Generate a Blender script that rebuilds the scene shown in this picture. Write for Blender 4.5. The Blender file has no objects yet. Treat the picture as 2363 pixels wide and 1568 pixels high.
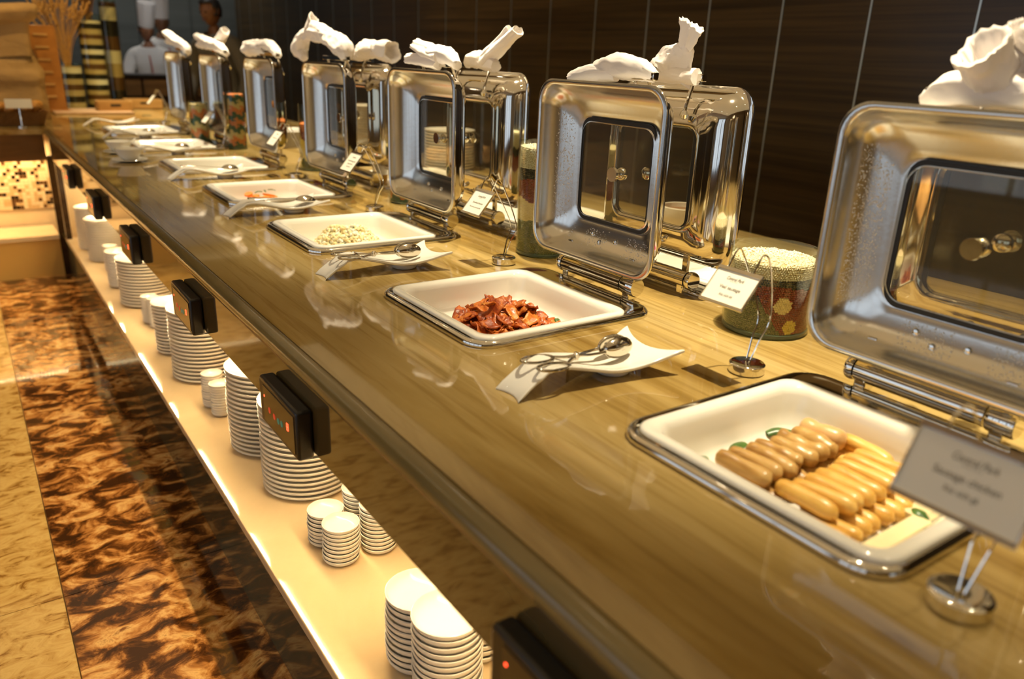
import bpy, bmesh, math, random
from mathutils import Vector, Matrix, noise
import numpy as np
random.seed(7)
R = random.random
def U(a, b): return a + (b - a) * random.random()
PI = math.pi
SC = bpy.context.scene
COL = SC.collection

# ------------------------------------------------------------ camera
cam_data = bpy.data.cameras.new('camera')
cam = bpy.data.objects.new('camera', cam_data)
COL.objects.link(cam)
YAW, PITCH, ROLL = 0.6140, 0.3478, 0.0395
fwd = Vector((math.sin(YAW) * math.cos(PITCH), math.cos(YAW) * math.cos(PITCH), -math.sin(PITCH)))
rgt = Vector((math.cos(YAW), -math.sin(YAW), 0))
upv = rgt.cross(fwd)
cr, sr = math.cos(ROLL), math.sin(ROLL)
rg2 = cr * rgt + sr * upv
up2 = -sr * rgt + cr * upv
mw = Matrix.Identity(4)
for i in range(3):
    mw[i][0] = rg2[i]; mw[i][1] = up2[i]; mw[i][2] = -fwd[i]
mw.translation = Vector((-0.7998, -0.6148, 0.5033))
cam.matrix_world = mw
cam_data.sensor_width = 36.0
cam_data.lens = 1793.86 / 2363 * 36
cam_data.clip_start = 0.02
cam_data.dof.use_dof = True
cam_data.dof.focus_distance = 1.72
cam_data.dof.aperture_fstop = 2.6
SC.camera = cam

# ------------------------------------------------------------ world and exposure
SC.view_settings.view_transform = 'Standard'
SC.view_settings.look = 'None'
SC.view_settings.gamma = 1
SC.view_settings.use_curve_mapping = False
SC.view_settings.exposure = 0.22
w = bpy.data.worlds.new('world'); SC.world = w
w.use_nodes = True
w.node_tree.nodes['Background'].inputs[0].default_value = (1.0, 0.78, 0.45, 1)
w.node_tree.nodes['Background'].inputs[1].default_value = 0.08

FLOOR, CEIL = -0.9, 2.1
def lamp(kind, name, loc, power, color, size=0.05, size_y=None, target=None, spot=None, blend=0.6, spread=None):
    d = bpy.data.lights.new(name, kind)
    d.energy = power; d.color = color
    if kind == 'AREA':
        d.size = size
        if size_y: d.shape = 'RECTANGLE'; d.size_y = size_y
        if spread: d.spread = spread
    else:
        d.shadow_soft_size = size
    if kind == 'SPOT':
        d.spot_size = spot; d.spot_blend = blend
    o = bpy.data.objects.new(name, d); COL.objects.link(o)
    o.location = loc
    if target is not None:
        o.rotation_euler = (Vector(target) - Vector(loc)).to_track_quat('-Z', 'Y').to_euler()
    return o
WARM = (1.0, 0.80, 0.50)
# ceiling downlights straight above the buffet
for k in range(-1, 6):
    y = 0.22 + 1.15 * k
    lamp('SPOT', 'downlight_beam', (0.50, y, CEIL - 0.08), 320, (1.0, 0.86, 0.60), 0.022, target=(0.56, y, 0), spot=math.radians(52), blend=1.0)
for y, x in ((4.73, 2.2), (-1.4, -1.9), (1.6, -2.2), (4.4, -2.0)):
    lamp('SPOT', 'aisle_beam', (x, y, CEIL - 0.08), 75, (1.0, 0.72, 0.36), 0.04, target=(x, y, -0.9), spot=math.radians(80), blend=0.9)
lamp('SPOT', 'far_beam', (1.0, 6.6, CEIL - 0.08), 60, (0.9, 0.95, 1.0), 0.05, target=(0.9, 8.0, 0.4), spot=math.radians(80), blend=0.9)
lamp('SPOT', 'bread_beam', (-0.3, 4.9, CEIL - 0.1), 75, (1.0, 0.66, 0.25), 0.05, target=(-0.1, 6.1, 0.1), spot=math.radians(75), blend=0.9)
# led strip under the front edge of the worktop, and the strip under the far wing
lamp('AREA', 'shelf_led_light', (-0.205, 2.2, -0.135), 33, (1.0, 0.73, 0.39), 5.2, 0.012, target=(-0.205, 2.2, -1))
bpy.data.objects['shelf_led_light'].rotation_euler = (0, 0, PI / 2)
lamp('AREA', 'wing_led_light', (-1.6, 5.12, -0.10), 21, (1.0, 0.68, 0.32), 2.6, 0.02)
lamp('AREA', 'ceiling_fill', (-0.6, 1.5, CEIL - 0.02), 36, (1.0, 0.80, 0.46), 4.5, 9.0)  # unseen fill panel added for soft light and warm steel reflections
lamp('AREA', 'far_wall_fill', (1.2, 9.5, 2.0), 22, (1.0, 0.97, 0.90), 3.0, 0.3, target=(1.2, 10.5, 0.6))  # unseen lamp added to brighten the far wall backdrop

# ------------------------------------------------------------ materials
MATS = {}
def newmat(name):
    m = bpy.data.materials.new(name); m.use_nodes = True
    MATS[name] = m
    return m, m.node_tree, m.node_tree.nodes['Principled BSDF']
def mat(name, col, rough=0.5, metal=0.0, spec=0.5, coat=0.0, emis=None, estr=0.0, sss=0.0, vary=0.0, vscale=8.0, bump=0.0, bscale=40.0, bdist=0.002, transm=0.0, ior=None):
    m, nt, p = newmat(name)
    p.inputs['Base Color'].default_value = (*col, 1)
    p.inputs['Roughness'].default_value = rough
    p.inputs['Metallic'].default_value = metal
    p.inputs['Specular IOR Level'].default_value = spec
    p.inputs['Coat Weight'].default_value = coat
    p.inputs['Coat Roughness'].default_value = 0.05
    if transm: p.inputs['Transmission Weight'].default_value = transm
    if ior: p.inputs['IOR'].default_value = ior
    if emis: p.inputs['Emission Color'].default_value = (*emis, 1); p.inputs['Emission Strength'].default_value = estr
    if sss:
        p.inputs['Subsurface Weight'].default_value = sss
        p.inputs['Subsurface Radius'].default_value = (0.02, 0.008, 0.004); p.inputs['Subsurface Scale'].default_value = 0.5
    if vary or bump:
        tc = nt.nodes.new('ShaderNodeTexCoord')
    if vary:
        n = nt.nodes.new('ShaderNodeTexNoise'); n.inputs['Scale'].default_value = vscale; n.inputs['Detail'].default_value = 4
        nt.links.new(tc.outputs['Object'], n.inputs['Vector'])
        r = nt.nodes.new('ShaderNodeValToRGB')
        r.color_ramp.elements[0].position = 0.3; r.color_ramp.elements[1].position = 0.7
        r.color_ramp.elements[0].color = (*[max(0, c * (1 - vary)) for c in col], 1)
        r.color_ramp.elements[1].color = (*[min(1, c * (1 + vary)) for c in col], 1)
        nt.links.new(n.outputs['Fac'], r.inputs['Fac']); nt.links.new(r.outputs['Color'], p.inputs['Base Color'])
    if bump:
        n = nt.nodes.new('ShaderNodeTexNoise'); n.inputs['Scale'].default_value = bscale; n.inputs['Detail'].default_value = 3
        nt.links.new(tc.outputs['Object'], n.inputs['Vector'])
        b = nt.nodes.new('ShaderNodeBump'); b.inputs['Strength'].default_value = bump; b.inputs['Distance'].default_value = bdist
        nt.links.new(n.outputs['Fac'], b.inputs['Height']); nt.links.new(b.outputs['Normal'], p.inputs['Normal'])
    return m

def ramp(nt, pts):
    r = nt.nodes.new('ShaderNodeValToRGB'); e = r.color_ramp.elements
    while len(e) < len(pts): e.new(0.5)
    for el, (pos, c) in zip(e, pts): el.position = pos; el.color = (*c, 1)
    return r
def coords(nt, scale, rot=(0, 0, 0), loc=(0, 0, 0), kind='Object'):
    tc = nt.nodes.new('ShaderNodeTexCoord'); mp = nt.nodes.new('ShaderNodeMapping')
    mp.inputs['Scale'].default_value = scale; mp.inputs['Rotation'].default_value = rot; mp.inputs['Location'].default_value = loc
    nt.links.new(tc.outputs[kind], mp.inputs['Vector'])
    return mp
def tex(nt, mp, scale, detail=4, dist=0.0, rough=0.55):
    n = nt.nodes.new('ShaderNodeTexNoise'); n.inputs['Scale'].default_value = scale
    n.inputs['Detail'].default_value = detail; n.inputs['Distortion'].default_value = dist; n.inputs['Roughness'].default_value = rough
    nt.links.new(mp.outputs['Vector'], n.inputs['Vector'])
    return n
def mix(nt, fac, a, b, blend='MIX'):
    m = nt.nodes.new('ShaderNodeMix'); m.data_type = 'RGBA'; m.blend_type = blend
    for sock, v in ((m.inputs[0], fac), (m.inputs[6], a), (m.inputs[7], b)):
        if hasattr(v, 'links') or hasattr(v, 'is_linked'): nt.links.new(v, sock)
        elif isinstance(v, (int, float)): sock.default_value = v
        else: sock.default_value = (*v, 1)
    return m.outputs[2]

def stone_top():
    # polished wood-vein marble: long soft bands running with the counter
    m, nt, p = newmat('wood_vein_marble')
    mp = coords(nt, (5.2, 0.42, 5.2), rot=(0, 0, math.radians(6)))
    n = tex(nt, mp, 1.0, 6, 0.9, 0.6)
    r = ramp(nt, [(0.28, (0.15, 0.084, 0.014)), (0.38, (0.31, 0.197, 0.052)), (0.48, (0.46, 0.325, 0.115)), (0.62, (0.55, 0.41, 0.175)), (0.78, (0.42, 0.295, 0.10))])
    nt.links.new(n.outputs['Fac'], r.inputs['Fac'])
    mp2 = coords(nt, (60.0, 2.2, 60.0), rot=(0, 0, math.radians(4)))
    n2 = tex(nt, mp2, 1.0, 5, 0.6, 0.6)
    r2 = ramp(nt, [(0.35, (0.72, 0.66, 0.55)), (0.5, (1, 1, 1)), (0.9, (1.0, 1.0, 1.0))])
    nt.links.new(n2.outputs['Fac'], r2.inputs['Fac'])
    mp3 = coords(nt, (1.7, 0.14, 1.7), rot=(0, 0, math.radians(7)), loc=(0.3, 0.2, 0)); n3 = tex(nt, mp3, 1.6, 3, 0.8, 0.5)
    r3 = ramp(nt, [(0.38, (0.62, 0.56, 0.44)), (0.55, (1, 1, 1)), (0.7, (1.0, 0.98, 0.95))]); nt.links.new(n3.outputs['Fac'], r3.inputs['Fac'])
    out = mix(nt, 0.75, mix(nt, 0.8, r.outputs['Color'], r3.outputs['Color'], 'MULTIPLY'), r2.outputs['Color'], 'MULTIPLY')
    nt.links.new(out, p.inputs['Base Color'])
    p.inputs['Roughness'].default_value = 0.035
    p.inputs['Specular IOR Level'].default_value = 0.75
    return m
M_TOP = stone_top()

def marble(name, stops, scale, sq=(1, 1, 1), rough=0.05, dist=0.6, spec=0.5, detail=6):
    m, nt, p = newmat(name)
    mp = coords(nt, sq, rot=(0, 0, math.radians(-12)))
    n = tex(nt, mp, scale, detail, dist, 0.62)
    r = ramp(nt, stops); nt.links.new(n.outputs['Fac'], r.inputs['Fac'])
    nt.links.new(r.outputs['Color'], p.inputs['Base Color'])
    p.inputs['Roughness'].default_value = rough; p.inputs['Specular IOR Level'].default_value = spec
    return m
M_DARK_MARBLE = marble('brown_patched_marble', [(0.40, (0.045, 0.016, 0.005)), (0.47, (0.13, 0.045, 0.010)), (0.54, (0.46, 0.20, 0.05)), (0.62, (0.75, 0.46, 0.17)), (0.70, (0.20, 0.07, 0.018))], 11.0, (1.0, 1.35, 1))
M_LIGHT_MARBLE = marble('cream_veined_marble', [(0.36, (0.26, 0.125, 0.022)), (0.46, (0.54, 0.34, 0.10)), (0.60, (0.66, 0.46, 0.165)), (0.75, (0.50, 0.30, 0.08))], 15.0, (1.0, 1.7, 1), dist=0.9)
M_SHELF = marble('cream_shelf_stone', [(0.3, (0.66, 0.50, 0.29)), (0.7, (0.76, 0.60, 0.37))], 3.0, rough=0.06)
M_FASCIA = marble('dark_polished_fascia_stone', [(0.35, (0.075, 0.055, 0.022)), (0.65, (0.12, 0.09, 0.04))], 3.0, rough=0.06, spec=0.9)
M_APRON = marble('dark_glossy_apron_stone', [(0.35, (0.078, 0.050, 0.016)), (0.65, (0.092, 0.060, 0.020))], 2.5, (1, 0.5, 3), rough=0.05, spec=0.9)
M_NOSE = marble('olive_polished_nosing', [(0.35, (0.12, 0.085, 0.025)), (0.65, (0.24, 0.175, 0.065))], 3.0, (2, 0.4, 2), rough=0.16, spec=0.5)
for m_, i_ in ((M_APRON, 1.75), (M_FASCIA, 1.8)): m_.node_tree.nodes['Principled BSDF'].inputs['IOR'].default_value = i_; m_.node_tree.nodes['Principled BSDF'].inputs['Specular IOR Level'].default_value = 0.5
M_GROUT = mat('pale_joint_grout', (0.55, 0.38, 0.16), 0.6)
def wood(name, a, b, sc, rough=0.35, spec=0.4, rot=(0, 0, 0)):
    m, nt, p = newmat(name)
    mp = coords(nt, sc, rot=rot); n = tex(nt, mp, 1.0, 5, 0.3)
    r = ramp(nt, [(0.3, a), (0.7, b)]); nt.links.new(n.outputs['Fac'], r.inputs['Fac'])
    nt.links.new(r.outputs['Color'], p.inputs['Base Color'])
    p.inputs['Roughness'].default_value = rough; p.inputs['Specular IOR Level'].default_value = spec
    return m
M_WALLWOOD = wood('dark_grained_wall_veneer', (0.022, 0.013, 0.004), (0.076, 0.045, 0.015), (0.5, 0.7, 42), 0.28)
M_SLATE = wood('slate_blue_wall_panel', (0.048, 0.054, 0.052), (0.072, 0.080, 0.077), (0.7, 0.7, 20), 0.35)
M_BROWN_WOOD = wood('brown_wood_board', (0.10, 0.045, 0.012), (0.17, 0.08, 0.022), (3, 3, 30), 0.35)
M_CRATE = wood('honey_wood', (0.36, 0.19, 0.05), (0.50, 0.29, 0.09), (4, 20, 20), 0.5)
M_DARKWOOD = wood('dark_brown_post_wood', (0.022, 0.010, 0.004), (0.045, 0.022, 0.008), (3, 3, 20), 0.25)
M_STEEL = mat('polished_steel', (0.74, 0.70, 0.62), 0.07, 1.0)
M_STEEL_IN = mat('satin_steel', (0.74, 0.71, 0.64), 0.22, 1.0, bump=0.12, bscale=90, bdist=0.0008)
M_CHROME = mat('chrome', (0.80, 0.77, 0.70), 0.04, 1.0)
M_CUTLERY = mat('cutlery_steel', (0.62, 0.56, 0.46), 0.12, 1.0)
M_JOINT = mat('brushed_metal_joint', (0.52, 0.60, 0.62), 0.35, 1.0)
M_PORC = mat('white_porcelain', (0.86, 0.82, 0.72), 0.10, spec=0.55, coat=0.3)
M_PLATE = mat('white_plate_glaze', (0.84, 0.80, 0.70), 0.16, spec=0.5)
M_CLOTH = mat('white_linen', (0.90, 0.84, 0.79), 0.9, spec=0.1, bump=0.25, bscale=60, bdist=0.004)
M_BLACK = mat('black_plastic', (0.010, 0.008, 0.006), 0.32)
M_PANEL = mat('dark_brown_control_face', (0.035, 0.014, 0.008), 0.12)
M_RUBBER = mat('black_gasket', (0.012, 0.010, 0.007), 0.5)
M_CARD = mat('card_paper', (0.86, 0.82, 0.70), 0.55)
M_INK = mat('grey_brown_ink', (0.16, 0.13, 0.07), 0.7)
M_RED = mat('red_led', (0.3, 0.01, 0.005), 0.4, emis=(1, 0.06, 0.02), estr=5.0)
M_REDDIM = mat('dim_red_button', (0.25, 0.02, 0.01), 0.4, emis=(0.7, 0.05, 0.02), estr=0.5)
M_GREENBTN = mat('dim_green_button', (0.02, 0.10, 0.07), 0.4, emis=(0.02, 0.3, 0.2), estr=0.25)
M_LED = mat('warm_led_bead', (1, 0.9, 0.7), 0.5, emis=(1.0, 0.80, 0.45), estr=22.0)
M_CEIL = mat('warm_grey_ceiling', (0.48, 0.36, 0.19), 0.7)
M_IVORY = mat('ivory_wall_paint', (0.42, 0.29, 0.13), 0.6)
M_DOWN = mat('downlight_bulb', (1, 0.9, 0.7), 0.5, emis=(1.0, 0.86, 0.60), estr=60.0)
M_DAY = mat('daylight_window_pane', (0.6, 0.7, 0.8), 0.3, emis=(0.66, 0.80, 1.0), estr=0.9)
M_FRAME = mat('dark_bronze_frame', (0.05, 0.035, 0.02), 0.4)

def glass(name, tint=(1, 1, 1), rough=0.0, refl=1.45, haze=0.0):
    m = bpy.data.materials.new(name); m.use_nodes = True; nt = m.node_tree
    nt.nodes.clear()
    out = nt.nodes.new('ShaderNodeOutputMaterial'); mx = nt.nodes.new('ShaderNodeMixShader')
    tr = nt.nodes.new('ShaderNodeBsdfTransparent'); gl = nt.nodes.new('ShaderNodeBsdfGlossy'); fr = nt.nodes.new('ShaderNodeFresnel')
    tr.inputs['Color'].default_value = (*tint, 1); gl.inputs['Roughness'].default_value = rough; fr.inputs['IOR'].default_value = refl
    ge = nt.nodes.new('ShaderNodeNewGeometry'); mi_ = nt.nodes.new('ShaderNodeMix'); mi_.inputs[2].default_value = refl; mi_.inputs[3].default_value = 1 / refl
    nt.links.new(ge.outputs['Backfacing'], mi_.inputs[0]); nt.links.new(mi_.outputs[0], fr.inputs['IOR'])
    nt.links.new(fr.outputs[0], mx.inputs[0]); nt.links.new(tr.outputs[0], mx.inputs[1]); nt.links.new(gl.outputs[0], mx.inputs[2])
    last = mx
    if haze:
        d = nt.nodes.new('ShaderNodeBsdfDiffuse'); d.inputs['Color'].default_value = (0.7, 0.66, 0.55, 1)
        m2 = nt.nodes.new('ShaderNodeMixShader'); m2.inputs[0].default_value = haze
        nt.links.new(mx.outputs[0], m2.inputs[1]); nt.links.new(d.outputs[0], m2.inputs[2]); last = m2
    nt.links.new(last.outputs[0], out.inputs[0])
    return m
M_PANE = glass('lid_window_glass', (0.86, 0.84, 0.76), 0.02, 1.5, 0.03)
M_JARGLASS = glass('clear_jar_glass', (0.93, 0.96, 0.90), 0.0, 1.45)
M_JARBASE = mat('thick_green_glass', (0.62, 0.80, 0.60), 0.02, transm=0.9, ior=1.45)

# ------------------------------------------------------------ mesh helpers
class MB:
    """collects geometry in one mesh"""
    def __init__(s): s.v = []; s.f = []; s.m = []; s.mats = []
    def mi(s, material):
        if material not in s.mats: s.mats.append(material)
        return s.mats.index(material)
    def add(s, vs, fs, material=None):
        o = len(s.v); k = s.mi(material) if material else 0
        s.v.extend([tuple(v) for v in vs]); s.f.extend([tuple(i + o for i in f) for f in fs]); s.m.extend([k] * len(fs))
    def box(s, a, b, material=None, M=None):
        x0, y0, z0 = a; x1, y1, z1 = b
        vs = [Vector(p) for p in ((x0, y0, z0), (x1, y0, z0), (x1, y1, z0), (x0, y1, z0), (x0, y0, z1), (x1, y0, z1), (x1, y1, z1), (x0, y1, z1))]
        if M: vs = [M @ v for v in vs]
        s.add(vs, [(0, 3, 2, 1), (4, 5, 6, 7), (0, 1, 5, 4), (1, 2, 6, 5), (2, 3, 7, 6), (3, 0, 4, 7)], material)
    def loft(s, loops, closed=True, cap0=False, cap1=False, ring=False, material=None):
        n = len(loops[0]); vs = [p for l in loops for p in l]; fs = []
        L = len(loops)
        for i in range(L if ring else L - 1):
            a = i * n; b = ((i + 1) % L) * n
            for j in range(n if closed else n - 1):
                k = (j + 1) % n
                fs.append((a + j, a + k, b + k, b + j))
        if cap0: fs.append(tuple(range(n - 1, -1, -1)))
        if cap1: fs.append(tuple((L - 1) * n + j for j in range(n)))
        s.add(vs, fs, material)
    def lathe(s, prof, n=24, c=(0, 0, 0), material=None, M=None):
        loops = []
        for r, z in prof:
            l = [Vector((c[0] + r * math.cos(2 * PI * j / n), c[1] + r * math.sin(2 * PI * j / n), c[2] + z)) for j in range(n)]
            if M: l = [M @ p for p in l]
            loops.append(l)
        s.loft(loops, True, True, True, material=material)
    def tube(s, pts, r, n=8, cap=True, material=None, flat=1.0, closed=False):
        pts = [Vector(p) for p in pts]; loops = []
        L = len(pts); prev = None
        for i, p in enumerate(pts):
            if closed: t = (pts[(i + 1) % L] - pts[i - 1])
            else: t = (pts[min(i + 1, L - 1)] - pts[max(i - 1, 0)])
            t.normalize()
            if prev is None:
                a = Vector((0, 0, 1)) if abs(t.z) < 0.9 else Vector((1, 0, 0))
                u = t.cross(a).normalized()
            else:
                u = (prev - t * prev.dot(t)).normalized()
            prev = u; v = t.cross(u)
            rr = r[i] if isinstance(r, (list, tuple)) else r
            loops.append([p + u * rr * math.cos(2 * PI * j / n) + v * rr * flat * math.sin(2 * PI * j / n) for j in range(n)])
        s.loft(loops, True, cap and not closed, cap and not closed, ring=closed, material=material)
    def build(s, name, material=None, parent=None, smooth=True, angle=40, loc=None, bevel=0, bseg=2, link=True, solid=0):
        me = bpy.data.meshes.new(name)
        me.from_pydata(s.v, [], s.f)
        if s.mats:
            for k in s.mats: me.materials.append(k)
            me.polygons.foreach_set('material_index', s.m)
        elif material: me.materials.append(material)
        bm = bmesh.new(); bm.from_mesh(me)
        bmesh.ops.recalc_face_normals(bm, faces=bm.faces)
        if bevel:
            es = [e for e in bm.edges if len(e.link_faces) == 2 and e.calc_face_angle(0) > 0.6]
            rb = bmesh.ops.bevel(bm, geom=es, offset=bevel, segments=bseg, profile=0.5, affect='EDGES')
        ca = math.radians(angle)
        for f in bm.faces: f.smooth = smooth
        if bevel:
            rf = set(rb['faces'])
            for f in bm.faces:
                if f not in rf and f.calc_area() > 25 * bevel * bevel: f.smooth = False
        if smooth:
            for e in bm.edges:
                if len(e.link_faces) == 2 and e.calc_face_angle(0) > ca: e.smooth = False
        bm.to_mesh(me); bm.free()
        o = bpy.data.objects.new(name, me)
        if link: COL.objects.link(o)
        if parent is not None: o.parent = parent
        if loc: o.location = loc
        if solid:
            md = o.modifiers.new('thickness', 'SOLIDIFY'); md.thickness = solid; md.offset = 0
        return o
def tag(o, label=None, cat=None, group=None, kind=None):
    if label: o['label'] = label
    if cat: o['category'] = cat
    if group: o['group'] = group
    if kind: o['kind'] = kind
    return o
def empty(name, loc=(0, 0, 0), rz=0.0, label=None, cat=None, group=None, kind=None):
    o = bpy.data.objects.new(name, None); COL.objects.link(o)
    o.location = loc; o.rotation_euler = (0, 0, rz); o.empty_display_size = 0.05
    return tag(o, label, cat, group, kind)
def copy_tree(o, parent=None):
    c = o.copy(); COL.objects.link(c)
    if parent is not None: c.parent = parent
    for ch in list(o.children): copy_tree(ch, c)
    return c
def rrect(hx, hy, r, n=6, cx=0, cy=0):
    pts = []
    for sx, sy, a0 in ((1, 1, 0), (-1, 1, PI / 2), (-1, -1, PI), (1, -1, 1.5 * PI)):
        for k in range(n + 1):
            a = a0 + PI / 2 * k / n
            pts.append((cx + sx * (hx - r) + r * math.cos(a), cy + sy * (hy - r) + r * math.sin(a)))
    return pts
def spline(pts, n=8):
    """Catmull-Rom through tuples"""
    P = [Vector(p) for p in pts]; P = [2 * P[0] - P[1]] + P + [2 * P[-1] - P[-2]]
    out = []
    for i in range(1, len(P) - 2):
        for k in range(n):
            t = k / n
            out.append(0.5 * ((2 * P[i]) + (-P[i - 1] + P[i + 1]) * t + (2 * P[i - 1] - 5 * P[i] + 4 * P[i + 1] - P[i + 2]) * t * t + (-P[i - 1] + 3 * P[i] - 3 * P[i + 1] + P[i + 2]) * t ** 3))
    out.append(P[-2]); return out
def box_obj(name, a, b, material, parent=None, bevel=0.0, kind=None):
    m = MB(); m.box(a, b); o = m.build(name, material, parent, bevel=bevel, smooth=bool(bevel))
    return tag(o, kind=kind) if kind else o

# ============================================================ ROOM
# floor: slabs with recessed joints
fl = box_obj('floor', (-6.2, -5.2, FLOOR - 0.06), (4.2, 10.6, FLOOR - 0.008), M_GROUT, kind='structure')
JY, PY = 1.456, 0.868
for k in range(-8, 11):
    y0 = JY + k * PY
    if y0 + PY < -5.1 or y0 > 10.4: continue
    for j in range(-7, 5):
        if j == 0: x0, x1 = -0.775, 0.10
        elif j < 0: x0 = -0.775 + j * 0.87; x1 = x0 + 0.87
        else: x0 = 0.10 + (j - 1) * 0.87; x1 = x0 + 0.87
        if x1 > 4.2 or x0 < -6.2: continue
        o = box_obj('marble_tile', (x0 + 0.0015, y0 + 0.0015, FLOOR - 0.01), (x1 - 0.0015, y0 + PY - 0.0015, FLOOR), M_DARK_MARBLE if j == 0 else M_LIGHT_MARBLE, fl)
ce = box_obj('ceiling', (-6.2, -5.2, CEIL), (4.2, 10.6, CEIL + 0.06), M_CEIL, kind='structure')
box_obj('wall_left', (-6.2, -5.2, FLOOR), (-6.14, 10.6, CEIL), M_IVORY, kind='structure')
wb = box_obj('wall_near', (-6.2, -5.26, FLOOR), (4.2, -5.2, CEIL), M_IVORY, kind='structure')
WX = 2.42   # dark veneer wall beyond the back aisle
wr = box_obj('wall_right', (WX + 0.02, -5.2, FLOOR), (WX + 0.08, 10.6, CEIL), M_DARKWOOD, kind='structure')
PW = 0.4443; Y0 = -0.6148 + (WX + 0.7998) * 0.503
k = -11
while Y0 + k * PW < 10.5:
    y = Y0 + k * PW
    box_obj('wood_panel', (WX, y + 0.004, FLOOR), (WX + 0.02, min(y + PW - 0.004, 10.55), CEIL), M_WALLWOOD, wr)
    box_obj('metal_joint', (WX - 0.002, y - 0.004, FLOOR), (WX + 0.02, y + 0.004, CEIL), M_JOINT, wr)
    k += 1
wf = box_obj('wall_far', (-6.2, 10.5, FLOOR), (4.2, 10.56, CEIL), M_SLATE, kind='structure')
for k in range(12):
    x = -5.6 + k * 0.62
    box_obj('slate_panel', (x + 0.005, 10.47, FLOOR), (x + 0.615, 10.5, CEIL), M_SLATE, wf)
# daylight windows in the wall across the room
for n_ in range(5):
    y0 = -4.6 + n_ * 2.1; y1 = y0 + 1.85
    wn = box_obj('window_%d' % (n_ + 1), (-6.13, y0, -0.5), (-6.11, y1, 1.9), M_DAY, kind='structure')
    for a, b in (((-6.14, y0 - 0.05, -0.55), (-6.08, y0, 1.95)), ((-6.14, y1, -0.55), (-6.08, y1 + 0.05, 1.95)), ((-6.14, y0, 1.9), (-6.08, y1, 1.95)), ((-6.14, y0, -0.55), (-6.08, y1, -0.5)), ((-6.11, (y0 + y1) / 2 - 0.02, -0.5), (-6.08, (y0 + y1) / 2 + 0.02, 1.9))):
        box_obj('window_frame', a, b, M_FRAME, wn)
# ceiling downlight fittings
def downlight(x, y):
    t = empty('downlight', (x, y, CEIL), label='round recessed ceiling downlight with a warm bulb', cat='lamp', group='recessed ceiling downlights')
    m = MB(); m.lathe([(0.038, 0.0), (0.055, 0.0), (0.055, -0.008), (0.040, -0.010), (0.036, -0.004)], 20); m.build('trim_ring', M_CHROME, t)
    m = MB(); m.lathe([(0.03, 0.0), (0.03, -0.004), (0.001, -0.005)], 16); m.build('bulb', M_DOWN, t)
for k in range(-2, 5):
    downlight(-2.1, 0.05 + 1.6 * k)
for k in range(-1, 6): downlight(0.50, 0.22 + 1.15 * k)
downlight(2.2, 4.73)

# ============================================================ BUFFET COUNTER
ctr = empty('buffet_counter', (0.44, 2.5, FLOOR), label='long double-sided buffet counter with glossy dark front and open lit shelf', cat='counter')
def cpart(name, mb, material, **k):
    o = mb.build(name, material, **k); o.parent = ctr
    o.matrix_parent_inverse = Matrix.Translation(Vector(ctr.location)).inverted()
    return o
def cbox(name, a, b, material, bevel=0.0):
    m = MB(); m.box(a, b); return cpart(name, m, material, bevel=bevel, smooth=bool(bevel))
PITCHY = 0.7797
UB = [-0.2829 + i * PITCHY + d for i, d in enumerate((-0.009, -0.002, 0.0186, -0.0128, -0.040, -0.0152, 0.036))]
ACX, BCX = 0.1300, 0.7620
holes = []
for ub in UB: holes.append((ACX - 0.20, ACX + 0.20, ub + 0.005, ub + 0.405))
for ub in UB: holes.append((BCX - 0.20, BCX + 0.20, ub + 0.005, ub + 0.405))
XE0, XE1, YE0, YE1 = -0.360, 1.250, -1.5, 7.75
wt = empty('stone_worktop', (0.44, 3.1, 0), label='continuous polished wood-vein marble worktop carrying the chafing dishes', cat='worktop')
holes.append((0.80, 1.25, 6.05, 7.75))
xs = sorted({XE0, XE1, *[h[0] for h in holes], *[h[1] for h in holes]})
ys = sorted({YE0, YE1, *[h[2] for h in holes], *[h[3] for h in holes]})
bm = bmesh.new(); vd = {}
def gv(x, y, z):
    key = (round(x, 5), round(y, 5), z)
    if key not in vd: vd[key] = bm.verts.new((x, y, z))
    return vd[key]
for i in range(len(xs) - 1):
    for j in range(len(ys) - 1):
        cx, cy = (xs[i] + xs[i + 1]) / 2, (ys[j] + ys[j + 1]) / 2
        if any(h[0] < cx < h[1] and h[2] < cy < h[3] for h in holes): continue
        bm.faces.new([gv(xs[i], ys[j], 0), gv(xs[i + 1], ys[j], 0), gv(xs[i + 1], ys[j + 1], 0), gv(xs[i], ys[j + 1], 0)])
r = bmesh.ops.extrude_face_region(bm, geom=list(bm.faces))
for v in [g for g in r['geom'] if isinstance(g, bmesh.types.BMVert)]: v.co.z = -0.03
bmesh.ops.recalc_face_normals(bm, faces=bm.faces)
me = bpy.data.meshes.new('slab'); bm.to_mesh(me); bm.free(); me.materials.append(M_TOP)
slab = bpy.data.objects.new('slab', me); COL.objects.link(slab); slab.parent = wt
slab.matrix_parent_inverse = Matrix.Translation(Vector(wt.location)).inverted()
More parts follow.
